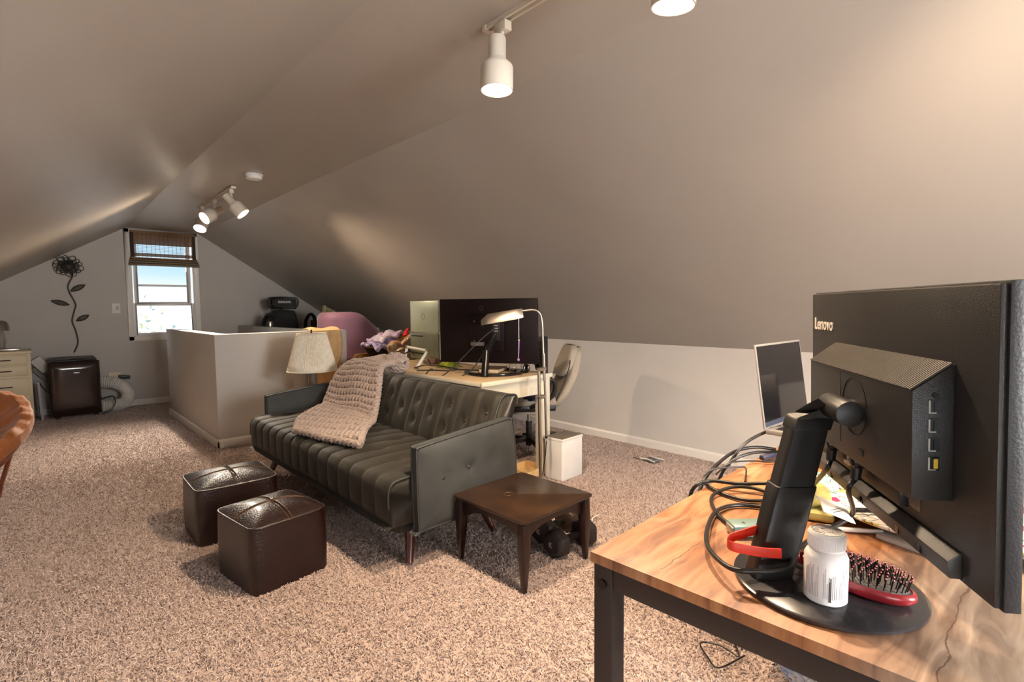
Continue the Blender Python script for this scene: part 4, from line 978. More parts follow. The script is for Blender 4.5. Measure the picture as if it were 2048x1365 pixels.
B().box((0, 0, .03), (.2, .15, .004)).out('cover', mat('brown_cover', rgb(92, 68, 50), .6, var=(20, rgb(80, 58, 42))), t); B().box((.0, 0, .0165), (.195, .145, .022)).out('pages', mat('page_edges', rgb(206, 190, 160), .8, var=(60, rgb(190, 174, 146))), t); B().box((0, 0, .0025), (.2, .15, .004)).out('cover', MATS['brown_cover'], t)
def jar(lab, c, r, h):
    t = thing('glass_jar', lab, 'jar', c, 0, 'small glass jars at the desk edge')
    B().lathe([(.001, .004), (r*.94, .002), (r, .01), (r, h*.7), (r*.8, h*.82), (r*.8, h), (r*.72, h), (r*.72, h*.82), (r*.9, h*.7), (r*.9, .012), (.001, .01)], n=20).out('glass', m_glass, t)
    B().lathe([(.001, .012), (r*.88, .012), (r*.88, h*.4), (.001, h*.4)], n=16).out('contents', mat('jar_grit', rgb(150, 140, 128), .6, var=(40, rgb(110, 100, 92))), t)
jar('small glass jar on desk, nearest the lamp pole', (2.565, 2.64, WZ), .021, .075)
jar('squat glass jar on desk beside the monitor base', (2.545, 2.73, WZ), .028, .07)
t = thing('headphones', 'black headphones lying at the right end of the white desk', 'headphones', (2.64, 2.60, WZ))
B().tube([(-.05, .03, .02), (-.045, .06, .06), (0, .08, .075), (.05, .06, .06), (.055, .03, .02)], .008).out('band', m_black, t)
for x in (-.05, .055): B().lathe([(.005, 0), (.03, .002), (.033, .012), (.025, .02), (.004, .022)], (x, .03, .033), (1 if x > 0 else -1, 0, .1), 18).out('ear_cup', m_blackgloss, t)
t = thing('power_tower', 'black ridged charging tower at the white desk corner', 'charger', (2.66, 2.54, WZ))
B().box((0, 0, .13), (.05, .05, .26)).out('tower', m_black, t, bevel=.006)
for k in range(10): B().box((-.026, 0, .04 + k*.02), (.004, .04, .008)).out('rib', m_darkmetal, t)

# ------------------------------------------------------------------ pharmacy floor lamp
t = thing('floor_lamp', 'brushed nickel pharmacy floor lamp leaning over the white desk', 'floor lamp', (2.40, 2.32, 0)); 
B().lathe([(.01, 0), (.12, 0), (.125, .008), (.115, .02), (.02, .026), (.015, .04)], n=30).out('base', m_chrome, t)
B().cyl((0, 0, .03), (-.012, 0, .80), .0105, n=14).out('pole', m_chrome, t)
B().cyl((.035, -.02, .36), (.026, -.01, .90), .008, n=12).out('pole', m_chrome, t)
arm = B().tube([(.026, -.01, .72), (.022, -.005, 1.0), (.018, -.0, 1.12), (.0, .01, 1.165), (-.03, .035, 1.18), (-.07, .07, 1.175), (-.10, .10, 1.172)], .0075, n=10).out('arm', m_chrome, t)
for z in (.62, .80): B().box((.008, -.006, z), (.07, .026, .024)).out('clamp', m_chrome, t, bevel=.006)
B().ball((.035, -.02, .355), .010).out('pole_end', m_darkmetal, t)
dl = V((-.42, .45, -.10)).normalized(); sl = V((0, 0, 1)).cross(dl).normalized(); ul = dl.cross(sl)
st = V((-.075, .08, 1.178))
def cs(d, w, h0, h1): c = st + dl*d; return [c - sl*w + ul*h0, c - sl*w*.62 + ul*h1, c + sl*w*.62 + ul*h1, c + sl*w + ul*h0, c + sl*w*.96 + ul*h0, c + sl*w*.56 + ul*(h1-.006), c - sl*w*.56 + ul*(h1-.006), c - sl*w*.96 + ul*h0]
b = B(); b.rings([cs(0, .045, -.045, .012), cs(.05, .06, -.05, .014), cs(.22, .066, -.05, .014), cs(.27, .066, -.05, -.018)])
sh = b.out('shade', m_chrome, t, bevel=.002)
B().cyl(st + dl*.05 - ul*.02, st + dl*.2 - ul*.025, .012, n=12).out('tube_bulb', m_white, sh)
B().cyl((-.10, .09, 1.13), (-.10, .09, .99), .0015, n=6).ball((-.10, .09, .985), .008).out('pull_chain', m_chrome, t)
B().cyl((-.10, .09, .98), (-.105, .09, .87), .0045, .003, n=8).ball((-.105, .09, .862), .009).out('pull_tassel', mat('lilac_cord', rgb(156, 118, 176), .6, var=(30, rgb(140, 104, 160))), t)
t = thing('lamp_cord', 'thin cord trailing from floor lamp across the carpet', 'cord', (2.44, 2.33, .02))
B((2.44, 2.33, .02)).tube([(2.435, 2.30, .33), (2.45, 2.33, .2), (2.46, 2.4, .03), (2.6, 2.75, .015), (2.55, 3.0, .014)], .003).out('cord', m_cable, t)

# white bin and shallow tray
t = thing('waste_bin', 'slim white rectangular bin with grey lid beside the lamp', 'bin', (2.728, 2.412, 0), .06)
b = B(); b.prism([(-.115, -.082, .003), (.115, -.082, .003), (.115, .082, .003), (-.115, .082, .003)], (0, 0, .285)); b.out('bin_body', m_white, t, bevel=.012, seg=3)
B().bb(-.118, .118, -.085, .085, .278, .296).out('collar', m_white, t, bevel=.006)
B().bb(-.108, .108, -.075, .075, .292, .2985).out('lid', mat('grey_lid', rgb(112, 104, 96), .45, var=(14, rgb(104, 96, 88))), t, bevel=.002)
t = thing('wooden_tray', 'shallow pale wooden tray on carpet under the floor lamp', 'tray', (2.56, 2.62, 0), .05); mw = mat('pale_pine', rgb(222, 188, 134), .6, var=(10, rgb(208, 172, 118)), stretch=(.2, 1, 1))
B().bb(-.08, .12, -.09, .1, .01, .018).out('bottom', mw, t)
for bx in ((-.09, .13, -.1, -.09), (-.09, .13, .1, .11), (-.09, -.08, -.09, .1), (.12, .13, -.09, .1)): B().bb(*bx, .01, .06).out('side', mw, t)

# ------------------------------------------------------------------ beige office chair
t = thing('suede_office_chair', 'beige suede office chair with black base at the white desk', 'office chair', (3.06, 2.98, 0), -.62)
def pad(name, z0, z1, w, th, lean, x0, m, bow=.03):
    def f(u, v):
        a = 2*PI*u; c, s_ = math.cos(a), math.sin(a); k = (abs(c)**4 + abs(s_)**4)**(-.25)
        z = z0 + (z1-z0)*v; taper = (1-abs(2*v-1)**6*.35); ww = w*(.86 + .14*math.sin(PI*min(1, v*1.2)))
        return (x0 + lean*(z-z0) + c*k*th*taper + bow*math.sin(PI*v), s_*k*ww/2*taper, z)
    return B().grid(f, 40, 22, cu=True)
bk = pad('backrest', .38, .87, .46, .045, .42, .10, m_suede).out('backrest', m_suede, t, sharp=60)
hp_ = pad('headpad', .64, .885, .40, .04, .40, .175, m_suede, .01).out('head_pad', m_suede, t, sharp=60)
B().tube([(.10, -.225, .46), (.17, -.228, .62), (.21, -.225, .74), (.23, -.15, .80)], .004).out('seam', m_black, bk)
B().tube([(.1, .21, .46), (.17, .22, .62), (.21, .21, .74)], .004).out('seam', m_black, bk)
B().box((-.14, 0, .455), (.50, .48, .08)).out('seat', m_suede, t, bevel=.035, seg=3)
B().box((-.14, 0, .405), (.48, .47, .05)).out('seat_pan', m_black, t, bevel=.012)
B().box((-.08, 0, .365), (.3, .3, .04)).out('mechanism', m_suede, t, bevel=.01)
for s_ in (-1, 1): B().tube([(-.10, s_*.25, .42), (-.0, s_*.265, .46), (.07, s_*.265, .52), (.085, s_*.26, .60), (.05, s_*.26, .63), (.03, s_*.26, .55), (-.0, s_*.265, .5)], .017, n=8).out('arm_bracket', m_black, t)
B().box((-.30, -.1, .33), (.08, .1, .1)).out('tilt_lever', m_black, t, bevel=.02)
B().cyl((-.08, 0, .06), (-.08, 0, .26), .026, n=18).out('gas_lift', m_black, t)
B().cyl((-.08, 0, .26), (-.08, 0, .36), .014, n=16).out('piston', m_chrome, t)
for k in range(5):
    a = 2*PI*k/5 + 1.15; dx, dy = math.cos(a), math.sin(a)
    lg = B().rings([[(-.08 + dx*r + -dy*w*q, dy*r + dx*w*q, z + zz) for q, zz in ((-1, 0), (1, 0), (.7, .026), (-.7, .026))] for r, w, z in ((.02, .03, .105), (.14, .026, .10), (.3, .02, .055))]).out('leg', m_powder, t, bevel=.004)
    b = B(); q = V((-.08 + dx*.3, dy*.3, .027))
    for s_ in (-1, 1): b.cyl(q + V((-dy, dx, 0))*s_*.008, q + V((-dy, dx, 0))*s_*.022, .026, n=16)
    b.out('caster', m_black, lg)
cloth('blue_cloth', 'dark navy cloth bundle lying on the office chair seat', (2.86, 2.80, .492), (.12, .08, .07), mat('navy_sheen', rgb(22, 24, 58), .4, var=(10, rgb(34, 36, 84))), 41, 'cloth')
t = thing('foot_pedal', 'dark flat foot rest on carpet behind the office chair', 'foot rest', (3.35, 3.25, .012), .3)
B().box((0, 0, .03), (.3, .2, .05), rot=Matrix.Rotation(.1, 3, 'Y')).out('slab', m_darkmetal, t, bevel=.01)

# ------------------------------------------------------------------ near desk
DZ = .75
t = thing('oak_desk', 'rustic oak topped desk with dark metal frame at lower right', 'desk', (.738, .588, 0), math.radians(2))
B().bb(0, 1.35, -1.15, 0, DZ-.019, DZ).out('desk_top', m_oak, t, bevel=.0012)
fz = DZ-.019
for x in (.026, 1.324):
    for y in (-.024, -1.126):
        lg = B().bb(x-.02, x+.02, y-.02, y+.02, 0, fz).out('leg', m_powder, t, bevel=.002)
        if x < .1 and y > -.1:
            bl = B().cyl((x-.02, y+.0, DZ-.055), (x-.024, y+.0, DZ-.055), .009, n=18).out('bolt', m_darkmetal, lg)
            
for x in (.02, 1.318): B().bb(x-.012, x+.012, -1.106, -.044, fz-.042, fz).out('rail', m_powder, t, bevel=.002)
for y in (-.024, -1.126): B().bb(.046, 1.304, y-.012, y+.012, fz-.042, fz).out('rail', m_powder, t, bevel=.002)

def lenovo():
    o = V((.915, .255, DZ)); t = thing('near_monitor', 'black monitor seen from behind with Lenovo lettering on the oak desk', 'monitor', o)
    t['label'] = 'big black monitor seen from behind in foreground on the oak desk'
    u = V((-.824, -.566, 0)).normalized(); nb = V((-.566, .824, 0)).normalized(); a = math.radians(1.5)
    vv = V((0, 0, 1))*math.cos(a) + nb*math.sin(a); n = nb*math.cos(a) - V((0, 0, 1))*math.sin(a)
    M = basis((1.004, .211, 1.03), u, vv, n)
    cu, cv = -.012, .010
    mp = mat('monitor_black', rgb(40, 38, 36), .38, var=(6, rgb(34, 32, 31)), bump=(700, .12))
    B(o, M).box((cu, cv, -.004), (.59, .362, .008)).out('rear_shell', mp, t, bevel=.002)
    B(o, M).box((cu, cv, -.016), (.596, .368, .017)).out('bezel', mat('bezel_black', rgb(26, 25, 27), .5, var=(12, rgb(32, 31, 34)), bump=(300, .08)), t, bevel=.002)
    B(o, M).box((cu, cv, -.0255), (.58, .35, .002)).out('screen', m_screen, t)
    # rear housing with ribbed vent slope on top
    hx0, hx1, hy0, hy1, vd = -.17, .205, -.078, .062, .046
    b = B(o, M)
    b.rings([[(hx0, hy0, 0), (hx1, hy0, 0), (hx1, hy1+.033, 0), (hx0, hy1+.033, 0)], [(hx0, hy0, vd), (hx1, hy0, vd), (hx1, hy1, vd), (hx0, hy1, vd)]]); b.out('rear_housing', mp, t, bevel=.0015)
    vm = mat('vent_rib', rgb(70, 62, 52), .42, var=(20, rgb(60, 52, 44)))
    p0, p1 = V((0, hy1+.033, .001)), V((0, hy1, vd+.0005)); k = 0; nr = 74
    b = B(o, M)
    sd = (p1-p0).normalized(); nn = V((1, 0, 0)).cross(sd).normalized(); nn = nn if nn.y > 0 else -nn
    for i in range(nr):
        x = hx0 + .004 + (hx1-hx0-.008)*i/(nr-1); w = (hx1-hx0)/nr*.28
        q = [p0 + V((x-w, 0, 0)), p0 + V((x+w, 0, 0)), p1 + V((x+w, 0, 0)), p1 + V((x-w, 0, 0))]
        b.prism(q, nn*.0022)
    b.out('vent_ribs', vm, t, smooth=False, kind='stuff')
    b = B(o, M); b.lathe([(.044, 0), (.046, 0), (.046, .0008), (.044, .0008), (.044, 0)], (.032, .01, vd), (0, 0, 1), 40, False, False); b.out('mount_ring', m_darkmetal, t)
    b = B(o, M)
    for bx in ((-.022, .088, .065-.007, .0585), (-.022, -.0213, -.06, .058)): b.bb(bx[0], bx[1], min(bx[2], bx[3]), max(bx[2], bx[3]), vd, vd+.0006)
    b.out('mount_seam', m_blackgloss, t)
    B(o, M).bb(.052, .066, -.062, -.053, vd, vd+.001).out('release_catch', m_blackgloss, t)
    text('lettering', 'Lenovo', .034, M @ Matrix.Translation((-.24, .128, .0006)), mat('silver_print', rgb(206, 200, 190), .4, var=(30, rgb(196, 190, 180))), t, off=o, bold=.0008)
    for i, y in enumerate((.042, .018, -.006, -.030)):
        q = B(o, M).bb(hx1, hx1+.0012, y-.0085, y+.0085, .016, .028).out('usb_port', m_blackgloss, t)
        b = B(o, M); b.bb(hx1, hx1+.0016, y-.008, y+.008, .0265, .0285); b.bb(hx1, hx1+.0016, y-.0085, y-.0072, .020, .0285); b.out('port_edge', m_silver, q)
        B(o, M).bb(hx1+.0012, hx1+.002, y-.006, y+.006, .018, .0225).out('port_tongue', m_blackgloss if i < 3 else mat('yellow_tongue', rgb(208, 176, 40), .5, var=(30, rgb(196, 164, 34))), q)
    B(o, M).cyl((hx1, .056, .021), (hx1+.001, .056, .021), .004, n=14).out('audio_jack', m_darkmetal, t)
    # lower connector recess, labels, ledge
    B(o, M).bb(-.20, .10, -.125, -.079, 0, .012).out('connector_bay', m_black, t, bevel=.001)
    B(o, M).bb(-.105, -.07, -.11, -.085, .012, .0125).out('spec_label', m_blackprint, t); B(o, M).bb(-.10, -.075, -.118, -.112, .012, .0127).out('barcode_label', m_white, t)
    B(o, M).bb(.055, .13, -.121, -.092, .0002, .0006).out('rating_label', mat('grey_label', rgb(120, 104, 90), .5, var=(60, rgb(150, 132, 116), .1)), t)
    b = B(o, M); b.prism([(-.26, -.168, 0), (-.26, -.168, .013), (-.26, -.147, .016), (-.26, -.136, .003), (-.26, -.136, 0)], (.485, 0, 0)); lg = b.out('speaker_bar', mat('bar_grey', rgb(62, 60, 59), .4, var=(10, rgb(56, 54, 53)), bump=(700, .1)), t, bevel=.0015)
    for x in (-.24, -.155, -.02, .10, .16): B(o, M).bb(x-.005, x+.003, -.1645, -.154, .0125, .0152).out('slot', m_blackgloss, lg)
    # plugs
    for x in (-.125, -.015):
        B(o, M).bb(x-.017, x+.017, -.1, -.08, .012, .034).out('plug', m_blackgloss, t, bevel=.003)
        B(o, M).cyl((x, -.1, .024), (x, -.122, .026), .009, .0075, n=14).out('strain_relief', m_black, t)
    # stand
    B(o).lathe([(.005, 0), (.127, 0), (.134, .003), (.134, .007), (.129, .010), (.005, .0105)], (.917, .255, DZ), n=64).out('foot_disc', mat('satin_black_disc', rgb(38, 36, 38), .22, var=(30, rgb(48, 46, 48), .2)), t)
    c0, c1 = V((.869, .324, DZ+.009)), V((.948, .297, 1.0)); ax = (c1-c0); wv, dv = V((.732, -.681, 0)), V((.679, .731, 0))
    def sec(tt, w, d):
        c = c0 + ax*tt; out = []
        for k in range(32):
            a = 2*PI*k/32; cc, ss = math.cos(a), math.sin(a); kk = (abs(cc)**7 + abs(ss)**7)**(-1/7); out.append(c + wv*cc*kk*w/2 + dv*ss*kk*d/2)
        return out
    B(o).rings([sec(0, .064, .042), sec(.5, .067, .044), sec(.6, .067, .044)]).out('stand_sleeve', m_black, t, bevel=.001)
    B(o).rings([sec(.58, .061, .037), sec(1.0, .060, .037)]).out('stand_column', m_black, t)
    J = M @ V((.03, .004, vd)); J2 = M @ V((.03, .004, vd+.02)); up_ = V((0, 0, 1))
    def rect(c, a, b_, w, d): return [c - a*w - b_*d, c + a*w - b_*d, c + a*w + b_*d, c - a*w + b_*d]
    b = B(o); b.rings([rect(c0 + ax*.97, wv, dv, .031, .02), rect(c0 + ax*1.05 + V((.004, 0, 0)), wv, dv, .031, .02), rect(J2 - u*.004 + nb*.004 + up_*.008, u, up_, .036, .011)][::1]); b.out('top_arm', m_black, t, bevel=.003)
    B(o).cyl(J2 - u*.045, J2 + u*.042, .02, n=28).out('tilt_barrel', m_black, t, bevel=.002)
    B(o).cyl(J2, J, .016, n=18).out('mount_stub', m_black, t)
    return M, o
ML, ol = lenovo()

def cable(lab, pts, r, name='cable', m=m_cable, sub=8):
    t = thing(name, lab, 'cable', pts[0]); B(pts[0]).tube(pts, r, n=10, sub=sub).out('sheath', m, t); return t
z1 = DZ+.006
P1 = ML @ V((-.125, -.122, .026)); P2 = ML @ V((-.015, -.122, .026))
cable('thick black cable from monitor plug sweeping over the left desk edge', [P1, P1 + V((-.004, .006, -.02)), (1.20, .36, .82), (1.25, .385, .79), (1.275, .476, .775), (1.243, .533, .768), (1.215, .591, .768), (1.18, .612, .76), (1.18, .63, .72), (1.2, .66, .6)], .0045)
cable('black cable looping from monitor plug past the red band and pill bottle', [P2, P2 + V((-.006, .008, -.02)), (1.09, .262, .815), (1.02, .285, .797), (.93, .30, .79), (.85, .288, .79), (.815, .32, .785), (.805, .36, .78), (.865, .425, .772), (.965, .475, .764), (1.07, .506, .758), (1.14, .488, .756), (1.175, .42, .756)], .0042)
tg = slab('cable_tag', 'small white printed tag wrapped around the monitor cable', mat('tag_paper', rgb(232, 216, 194), .7, var=(20, rgb(224, 208, 186))), (1.065, .283, .826), (.024, -.018, -.012), (.004, .009, .013), 'tag', .0004, .0008, 51)
b = B((0, 0, 0))
for k in range(4): b.box((-.005 + k*.001, .008 - .0045*k + .0, .0062 - .003*k), (.022, .001, .0006), rot=Matrix.Rotation(-.4, 3, 'Z'))
b.out('printed_lines', m_blackprint, tg)
cable('black adapter cable coiled beside the teal adapter on the oak desk', [(1.03, .42, .762), (1.026, .464, .757), (1.091, .527, .756), (1.155, .556, .758), (1.212, .543, .764), (1.246, .51, .764), (1.258, .455, .757)], .004)
cable('black cable lying in a shallow curve behind the monitor stand', [(1.215, .608, .757), (1.184, .554, .756), (1.178, .493, .756), (1.225, .45, .756), (1.3, .44, .756)], .004)
cable('long black cable arching off the desk edge to the laptop dock', [(1.619, .592, .768), (1.564, .628, .778), (1.498, .659, .772), (1.40, .668, .75), (1.313, .664, .72), (1.27, .66, .66)], .0048)
cable('black cable dropping over the back edge near the laptop dock', [(1.68, .55, .764), (1.6, .575, .768), (1.5, .615, .775), (1.44, .65, .75), (1.42, .68, .68)], .0042)
cable('thin black wire with twist knot near the far desk edge', [(1.60, .53, .757), (1.52, .565, .757), (1.49, .60, .758), (1.42, .635, .76), (1.38, .66, .73)], .0022)
cable('thin black wire bent square on the desk top', [(1.27, .64, .756), (1.30, .625, .772), (1.36, .585, .772), (1.375, .575, .768), (1.34, .56, .756), (1.30, .545, .757)], .0022, sub=4)
cable('black cable rising from desk edge to the laptop stand', [(1.46, .66, .74), (1.50, .64, .79), (1.56, .62, .815), (1.64, .585, .835)], .0045)

t = thing('display_adapter', 'teal grey display adapter block on the oak desk', 'adapter', (1.018, .418, DZ), -.72)
B().box((0, 0, .0125), (.075, .042, .025)).out('shell', m_teal, t, bevel=.006)
B().box((-.036, 0, .012), (.006, .03, .016)).out('end_cap', m_silver, t, bevel=.002)
B().box((-.012, -.004, .0253), (.003, .007, .0006), .4).out('marking', m_blackprint, t)
t = thing('red_band', 'red silicone cable band looped around the monitor stand', 'cable tie', (.85, .30, .82)); o = t.location.copy()
rb = smoothpath([(.875, .345, .825), (.845, .356, .823), (.822, .366, .82), (.808, .364, .817), (.806, .354, .815), (.815, .338, .813), (.83, .315, .811), (.848, .296, .81)], 8)
B(o).rings([[p + V((0, 0, -.0075)), p + V((0, 0, .0075)), p + V((.0022, .0022, .0075)), p + V((.0022, .0022, -.0075))] for p in rb]).out('band', m_redband, t, bevel=.0006)

# pill bottle
t = thing('pill_bottle', 'white plastic pill bottle with ribbed cap on the monitor foot', 'bottle', (.856, .237, DZ+.0105))
bm_ = B().lathe([(.003, 0), (.026, 0), (.029, .003), (.029, .066), (.026, .073), (.021, .077), (.0205, .08), (.003, .08)], n=40).out('bottle', m_bottle, t)
cp = B().lathe([(.003, .078), (.0235, .078), (.0245, .08), (.0245, .1), (.023, .103), (.003, .1035)], n=40).out('cap', m_bottle, t)
b = B()
for k in range(48): a = 2*PI*k/48; b.box((.0246*math.cos(a), .0246*math.sin(a), .0905), (.0012, .0014, .018), a)
b.out('cap_ribs', m_bottle, cp, smooth=False, kind='stuff')
b = B()
for k in range(20): a = 2*PI*k/20; b.box((.015*math.cos(a), .015*math.sin(a), .1037), (.009, .0016, .0012), a)
b.tube([(.021*math.cos(2*PI*k/40), .021*math.sin(2*PI*k/40), .1037) for k in range(40)], .0007, n=5, sub=1, closed=True)
b.tube([(.008*math.cos(2*PI*k/30), .008*math.sin(2*PI*k/30), .1037) for k in range(30)], .0007, n=5, sub=1, closed=True)
b.out('cap_relief', mat('cap_grey', rgb(206, 202, 202), .5, var=(40, rgb(196, 192, 192))), cp, kind='stuff')
b = B(); rnd = random.Random(5); va = math.atan2(-.237, -.856)
for k in range(26):
    a = va - 1.0 + 2.1*k/25; L_ = rnd.uniform(.02, .048) if k not in (9, 10, 19) else 0
    if L_: b.box((.0291*math.cos(a), .0291*math.sin(a), .012 + L_/2), (.0004, .0008, L_), a)
b.out('fine_print', m_print, bm_, smooth=False, kind='stuff')
b = B()
for k, L_ in ((0, .03), (1, .036)): a = va + .18 + .06*k; b.box((.0292*math.cos(a), .0292*math.sin(a), .008 + L_/2), (.0004, .0014, L_), a)
b.out('barcode', m_blackprint, bm_, smooth=False)

# hair brush
def brush():
    c = V((.925, .203, DZ+.0105)); d = V((-.02, -.152, 0)).normalized(); rz = math.atan2(d.y, d.x)
    t = thing('hair_brush', 'oval hair brush with red rim and black bristles on the monitor foot', 'hair brush', c, rz)
    mr_ = mat('brush_red', rgb(150, 36, 42), .3, var=(10, rgb(130, 28, 36)), coat=.4)
    def el(a, k=1): return (.066*k*math.cos(a), .034*k*math.sin(a))
    b = B(); pr = [(.2, .002), (.9, .002), (1.0, .008), (1.02, .013), (1.0, .018), (.93, .02), (.9, .018)]
    b.rings([[(*el(2*PI*i/48, k), z) for i in range(48)] for k, z in pr], cap1=False); b.tube([(-.055, 0, .012), (-.075, .0, .013), (-.10, .002, .013), (-.145, .006, .013)], lambda q: .015-.006*q + .004*math.sin(PI*q), n=12, flat=.6)
    b.out('handle_back', mr_, t, sharp=60)
    B().rings([[(*el(2*PI*i/48, k), z) for i in range(48)] for k, z in ((.91, .018), (.8, .0215), (.5, .0245), (.1, .026))]).out('cushion', mat('grey_rubber', rgb(116, 110, 106), .6, var=(20, rgb(104, 98, 94))), t)
    bs, tips = B(), B()
    for r_ in range(1, 7):
        nb_ = max(6, int(34*r_/6))
        for k in range(nb_):
            a = 2*PI*(k + .5*(r_ % 2))/nb_; x, y = el(a, .82*r_/6); zz = .025 - .006*(r_/6)**2
            tp = V((x*1.12, y*1.15, zz + .021)); bs.cyl((x, y, zz-.002), tp, .0008, n=5); tips.ball(tp, .0015, 6, 4)
    bs.out('bristles', m_blackgloss, t, kind='stuff'); tips.out('bristle_tips', mat('tip_red', rgb(150, 50, 58), .4, var=(30, rgb(130, 40, 50))), t, kind='stuff')
brush()

# plates, tin and pen
def plate_mat():
    m = bpy.data.materials.new('floral_glaze'); m.use_nodes = True; n = m.node_tree.nodes; L = m.node_tree.links; b = n['Principled BSDF']
    t = n.new('ShaderNodeTexCoord'); vo = n.new('ShaderNodeTexVoronoi'); vo.inputs['Scale'].default_value = 26; L.new(t.outputs['Object'], vo.inputs[0])
    r = n.new('ShaderNodeValToRGB'); r.color_ramp.interpolation = 'CONSTANT'; E = r.color_ramp.elements; E[0].color = rgb(236, 228, 214); E[1].position = .86; E[1].color = rgb(170, 40, 90)
    for p, c in ((.35, rgb(226, 206, 110)), (.5, rgb(240, 232, 220)), (.66, rgb(130, 170, 160)), (.76, rgb(236, 228, 214))): e_ = E.new(p); e_.color = c
    sp = n.new('ShaderNodeSeparateColor'); L.new(vo.outputs['Color'], sp.inputs[0]); L.new(sp.outputs[0], r.inputs[0])
    v2 = n.new('ShaderNodeTexVoronoi'); v2.feature = 'DISTANCE_TO_EDGE'; v2.inputs['Scale'].default_value = 44; L.new(t.outputs['Object'], v2.inputs[0])
    lt = n.new('ShaderNodeMath'); lt.operation = 'LESS_THAN'; lt.inputs[1].default_value = .025; L.new(v2.outputs[0], lt.inputs[0])
    mx = n.new('ShaderNodeMix'); mx.data_type = 'RGBA'; L.new(lt.outputs[0], mx.inputs[0]); L.new(r.outputs[0], mx.inputs[6]); mx.inputs[7].default_value = rgb(60, 60, 64)
    L.new(mx.outputs[2], b.inputs['Base Color']); b.inputs['Roughness'].default_value = .25; return m
m_floral = plate_mat()
t = thing('floral_tray', 'oval cream tray with floral print lying under the near monitor', 'tray', (1.36, .20, DZ+.0085), 1.06)
def tray(u, v):
    a = 2*PI*u; k = v; return (.23*k*math.cos(a), .20*k*math.sin(a), .006 + (.016*max(0, (k-.8)/.2)**1.5))
B().grid(tray, 64, 14, cu=True).out('dish', m_floral, t, solid=.004)
t = thing('papers', 'stack of printed sheets with yellow spine under the near monitor', 'papers', (1.245, .135, DZ), 1.3)
B().box((0, 0, .0035), (.17, .19, .007)).out('sheets', m_white, t); B().box((-.06, .07, .0073), (.06, .055, .001)).out('cover_strip', mat('mustard_cover', rgb(214, 168, 60), .5, var=(20, rgb(200, 154, 50))), t)
t = thing('white_pen', 'white pen sticking out from under the floral tray', 'pen', (1.165, .285, DZ), 2.2)
B().cyl((-.06, 0, .006), (.05, 0, .006), .0045, n=12).out('barrel', m_white, t); B().cyl((.05, 0, .006), (.062, 0, .006), .004, .001, n=12).out('tip', m_silver, t); B().box((.03, 0, .012), (.03, .003, .002)).out('clip', m_white, t)
t = thing('pen', 'dark glossy pen lying in the floral tray', 'pen', (1.27, .25, DZ+.019), 2.3)
B().cyl((-.07, 0, .006), (.06, 0, .006), .005, n=12).out('barrel', m_blackgloss, t); B().cyl((-.085, 0, .006), (-.07, 0, .006), .0015, .0045, n=12).out('tip', m_silver, t)
t = thing('green_tin', 'green and yellow printed square tin with round lid on oak desk', 'tin', (1.24, .40, DZ), .3)
mt = mat('olive_print', rgb(150, 146, 86), .4, var=(22, rgb(206, 178, 98), .15)); B().box((0, 0, .01), (.16, .13, .02)).out('tray_base', mt, t, bevel=.008); B().lathe([(.003, .02), (.055, .02), (.058, .024), (.058, .045), (.05, .052), (.003, .054)], n=36).out('lid', mt, t)
t = thing('patterned_mug', 'white mug with colourful brush strokes at right edge of desk', 'mug', (1.225, -.01, DZ))
mm = mat('stroke_glaze', rgb(236, 230, 226), .3, var=(14, rgb(214, 120, 150), .06), stretch=(1, 1, 2.4))
B().lathe([(.003, .002), (.036, .001), (.042, .01), (.046, .05), (.046, .115), (.043, .115), (.042, .05), (.038, .012), (.003, .008)], n=36).out('cup', mm, t)
B().tube([(.04, -.02, .095), (.065, -.035, .09), (.07, -.038, .06), (.06, -.032, .035), (.04, -.02, .03)], .006).out('handle', m_white, t)
t = thing('paper_bag', 'white paper bag with dark line print at right edge behind monitor', 'bag', (1.72, .02, DZ), .2)
B().prism([(-.09, -.06, 0), (.09, -.06, 0), (.09, .06, 0), (-.09, .06, 0)], (0, 0, .2)).out('bag_body', mat('bag_paper', rgb(236, 226, 210), .8, var=(10, rgb(228, 216, 198)), bump=(30, .2)), t, bevel=.006)
B().tube([(-.05, .0, .2), (-.03, 0, .225), (.03, 0, .225), (.05, 0, .2)], .006).out('handle', mat('brown_twine', rgb(140, 84, 58), .8, var=(40, rgb(124, 72, 48))), t)
b = B()
for k in range(3): b.box((-.0915, 0.02*k-.02, .07), (.001, .012, .014), 0)
b.box((-.0915, 0, .055), (.001, .1, .003)); b.out('line_print', m_blackprint, t)

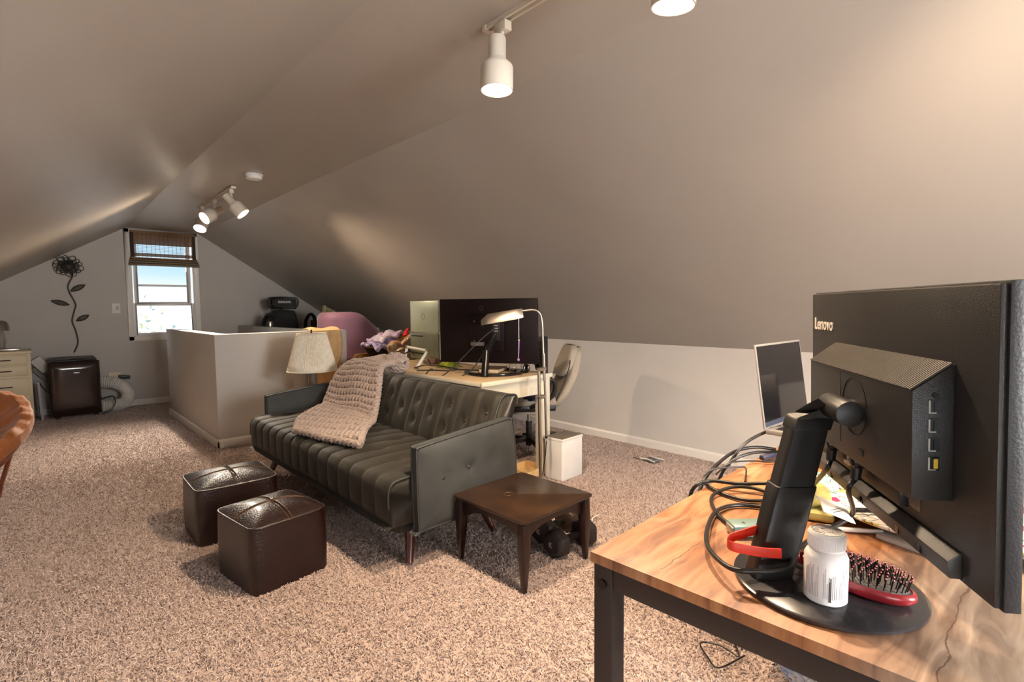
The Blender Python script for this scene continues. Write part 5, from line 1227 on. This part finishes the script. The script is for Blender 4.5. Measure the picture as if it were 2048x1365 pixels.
# silver laptop on a riser, screen turned to the desk's far side
def laptop():
    hl, hr_ = V((1.575, .585, .826)), V((1.80, .575, .826)); 
    t = thing('silver_laptop', 'open silver laptop with dark screen on riser at far end of oak desk', 'laptop', (1.70, .58, DZ)); o = t.location.copy()
    x = V((1, -.03, 0)).normalized(); y = V((0, 0, 1)).cross(x).normalized()
    M = basis((1.565, .60, .822), x, y, (0, 0, 1))
    W, Hh = .335, .25
    B(o, M).bb(0, W, -.235, 0, 0, .014).out('base', m_silver, t, bevel=.003)
    B(o, M).bb(.02, W-.02, -.13, -.02, .014, .0148).out('keyboard', m_black, t)
    for k in range(2): B(o, M).bb(-.0006, 0, -.07 - .03*k, -.055 - .03*k, .004, .010).out('port', m_blackgloss, t)
    a = math.radians(8); up = V((0, math.sin(a), math.cos(a))); nf = V((0, -math.cos(a), math.sin(a)))
    M2 = M @ basis((0, .002, .012), (1, 0, 0), up, nf)
    ld = B(o, M2).bb(0, W, 0, Hh, -.004, .001).out('lid', m_silver, t, bevel=.0015)
    B(o, M2).bb(.006, W-.006, .02, Hh-.006, .001, .0016).out('screen', m_screen, ld)
    B(o, M2).bb(.006, W-.006, .006, .02, .001, .0018).out('chin', mat('slate_chin', rgb(60, 66, 84), .4, var=(20, rgb(54, 60, 76))), ld)
    B(o, M).cyl((.04, .004, .012), (W-.04, .004, .012), .006, n=12).out('hinge', m_silver, t)
    r = thing('laptop_riser', 'beige metal riser holding the silver laptop above the oak desk', 'stand', (1.70, .56, DZ)); oo = r.location.copy()
    mb = mat('beige_metal', rgb(178, 166, 146), .4, metal=.4, var=(12, rgb(168, 156, 136)))
    B(oo, M).bb(.05, .30, -.2, -.02, -.006, -.001).out('plate', mb, r, bevel=.001)
    for xx in (.055, .285): B(oo, M).bb(xx, xx+.01, -.19, -.03, -(.822-DZ)+.001, -.006).out('support', mb, r, bevel=.001)
    for k in range(3): B(oo, M).bb(.0535, .055, -.06-.03*k, -.05-.03*k, -.05, -.03).out('vent_slot', m_blackgloss, r)
laptop()
t = thing('dock_plug', 'small dark plug connector lying beside the laptop riser', 'plug', (1.55, .585, DZ), -.25)
B().box((0, 0, .012), (.06, .016, .014)).out('plug_body', mat('navy_plug', rgb(60, 62, 82), .4, var=(20, rgb(50, 52, 70))), t, bevel=.003)
t = thing('tablet_stand', 'dark tablet propped on stand behind the silver laptop', 'tablet', (1.92, .38, DZ)); 
B().box((0, 0, .155), (.012, .24, .17), rot=Matrix.Rotation(.35, 3, 'Y')).out('tablet', m_black, t, bevel=.004)
B().box((.09, 0, .07), (.01, .1, .2), rot=Matrix.Rotation(-.55, 3, 'Y')).out('prop', mat('brown_plastic', rgb(66, 52, 42), .5, var=(12, rgb(58, 46, 38))), t)
B().box((.04, 0, .008), (.22, .14, .014)).out('foot', MATS['brown_plastic'], t, bevel=.004)

# under the desk
t = thing('woven_pouf', 'round woven pouf in white and blue yarn under the oak desk', 'pouf', (1.83, .36, 0))
def pouf(u, v):
    a = 2*PI*u; q = PI*v; r = .30*math.sin(q)**.5; z = .155 - .15*math.cos(q); return ((r + .006*math.sin(a*40 + v*60)*math.sin(q))*math.cos(a), (r + .006*math.sin(a*40 + v*60)*math.sin(q))*math.sin(a), z)
B().grid(lambda u, v: pouf(u, .01 + .98*v), 160, 40, cu=True).out('cover', mat('woven_yarn', rgb(206, 192, 180), .95, var=(9, rgb(120, 140, 172), .22), bump=(90, .7), stretch=(1, 1, 3)), t)
t = thing('floor_wire', 'thin black wire tangled on the carpet under the oak desk', 'wire', (1.68, .78, .014)); o = t.location.copy()
B(o).tube([(1.76, .84, .017), (1.76, .78, .017), (1.77, .72, .016)], .0028).tube([(1.72, .71, .017), (1.60, .742, .017), (1.62, .79, .018), (1.675, .845, .018), (1.71, .79, .018), (1.70, .722, .018), (1.76, .77, .02), (1.78, .84, .018)], .0028, sub=5).out('wire', m_cable, t)
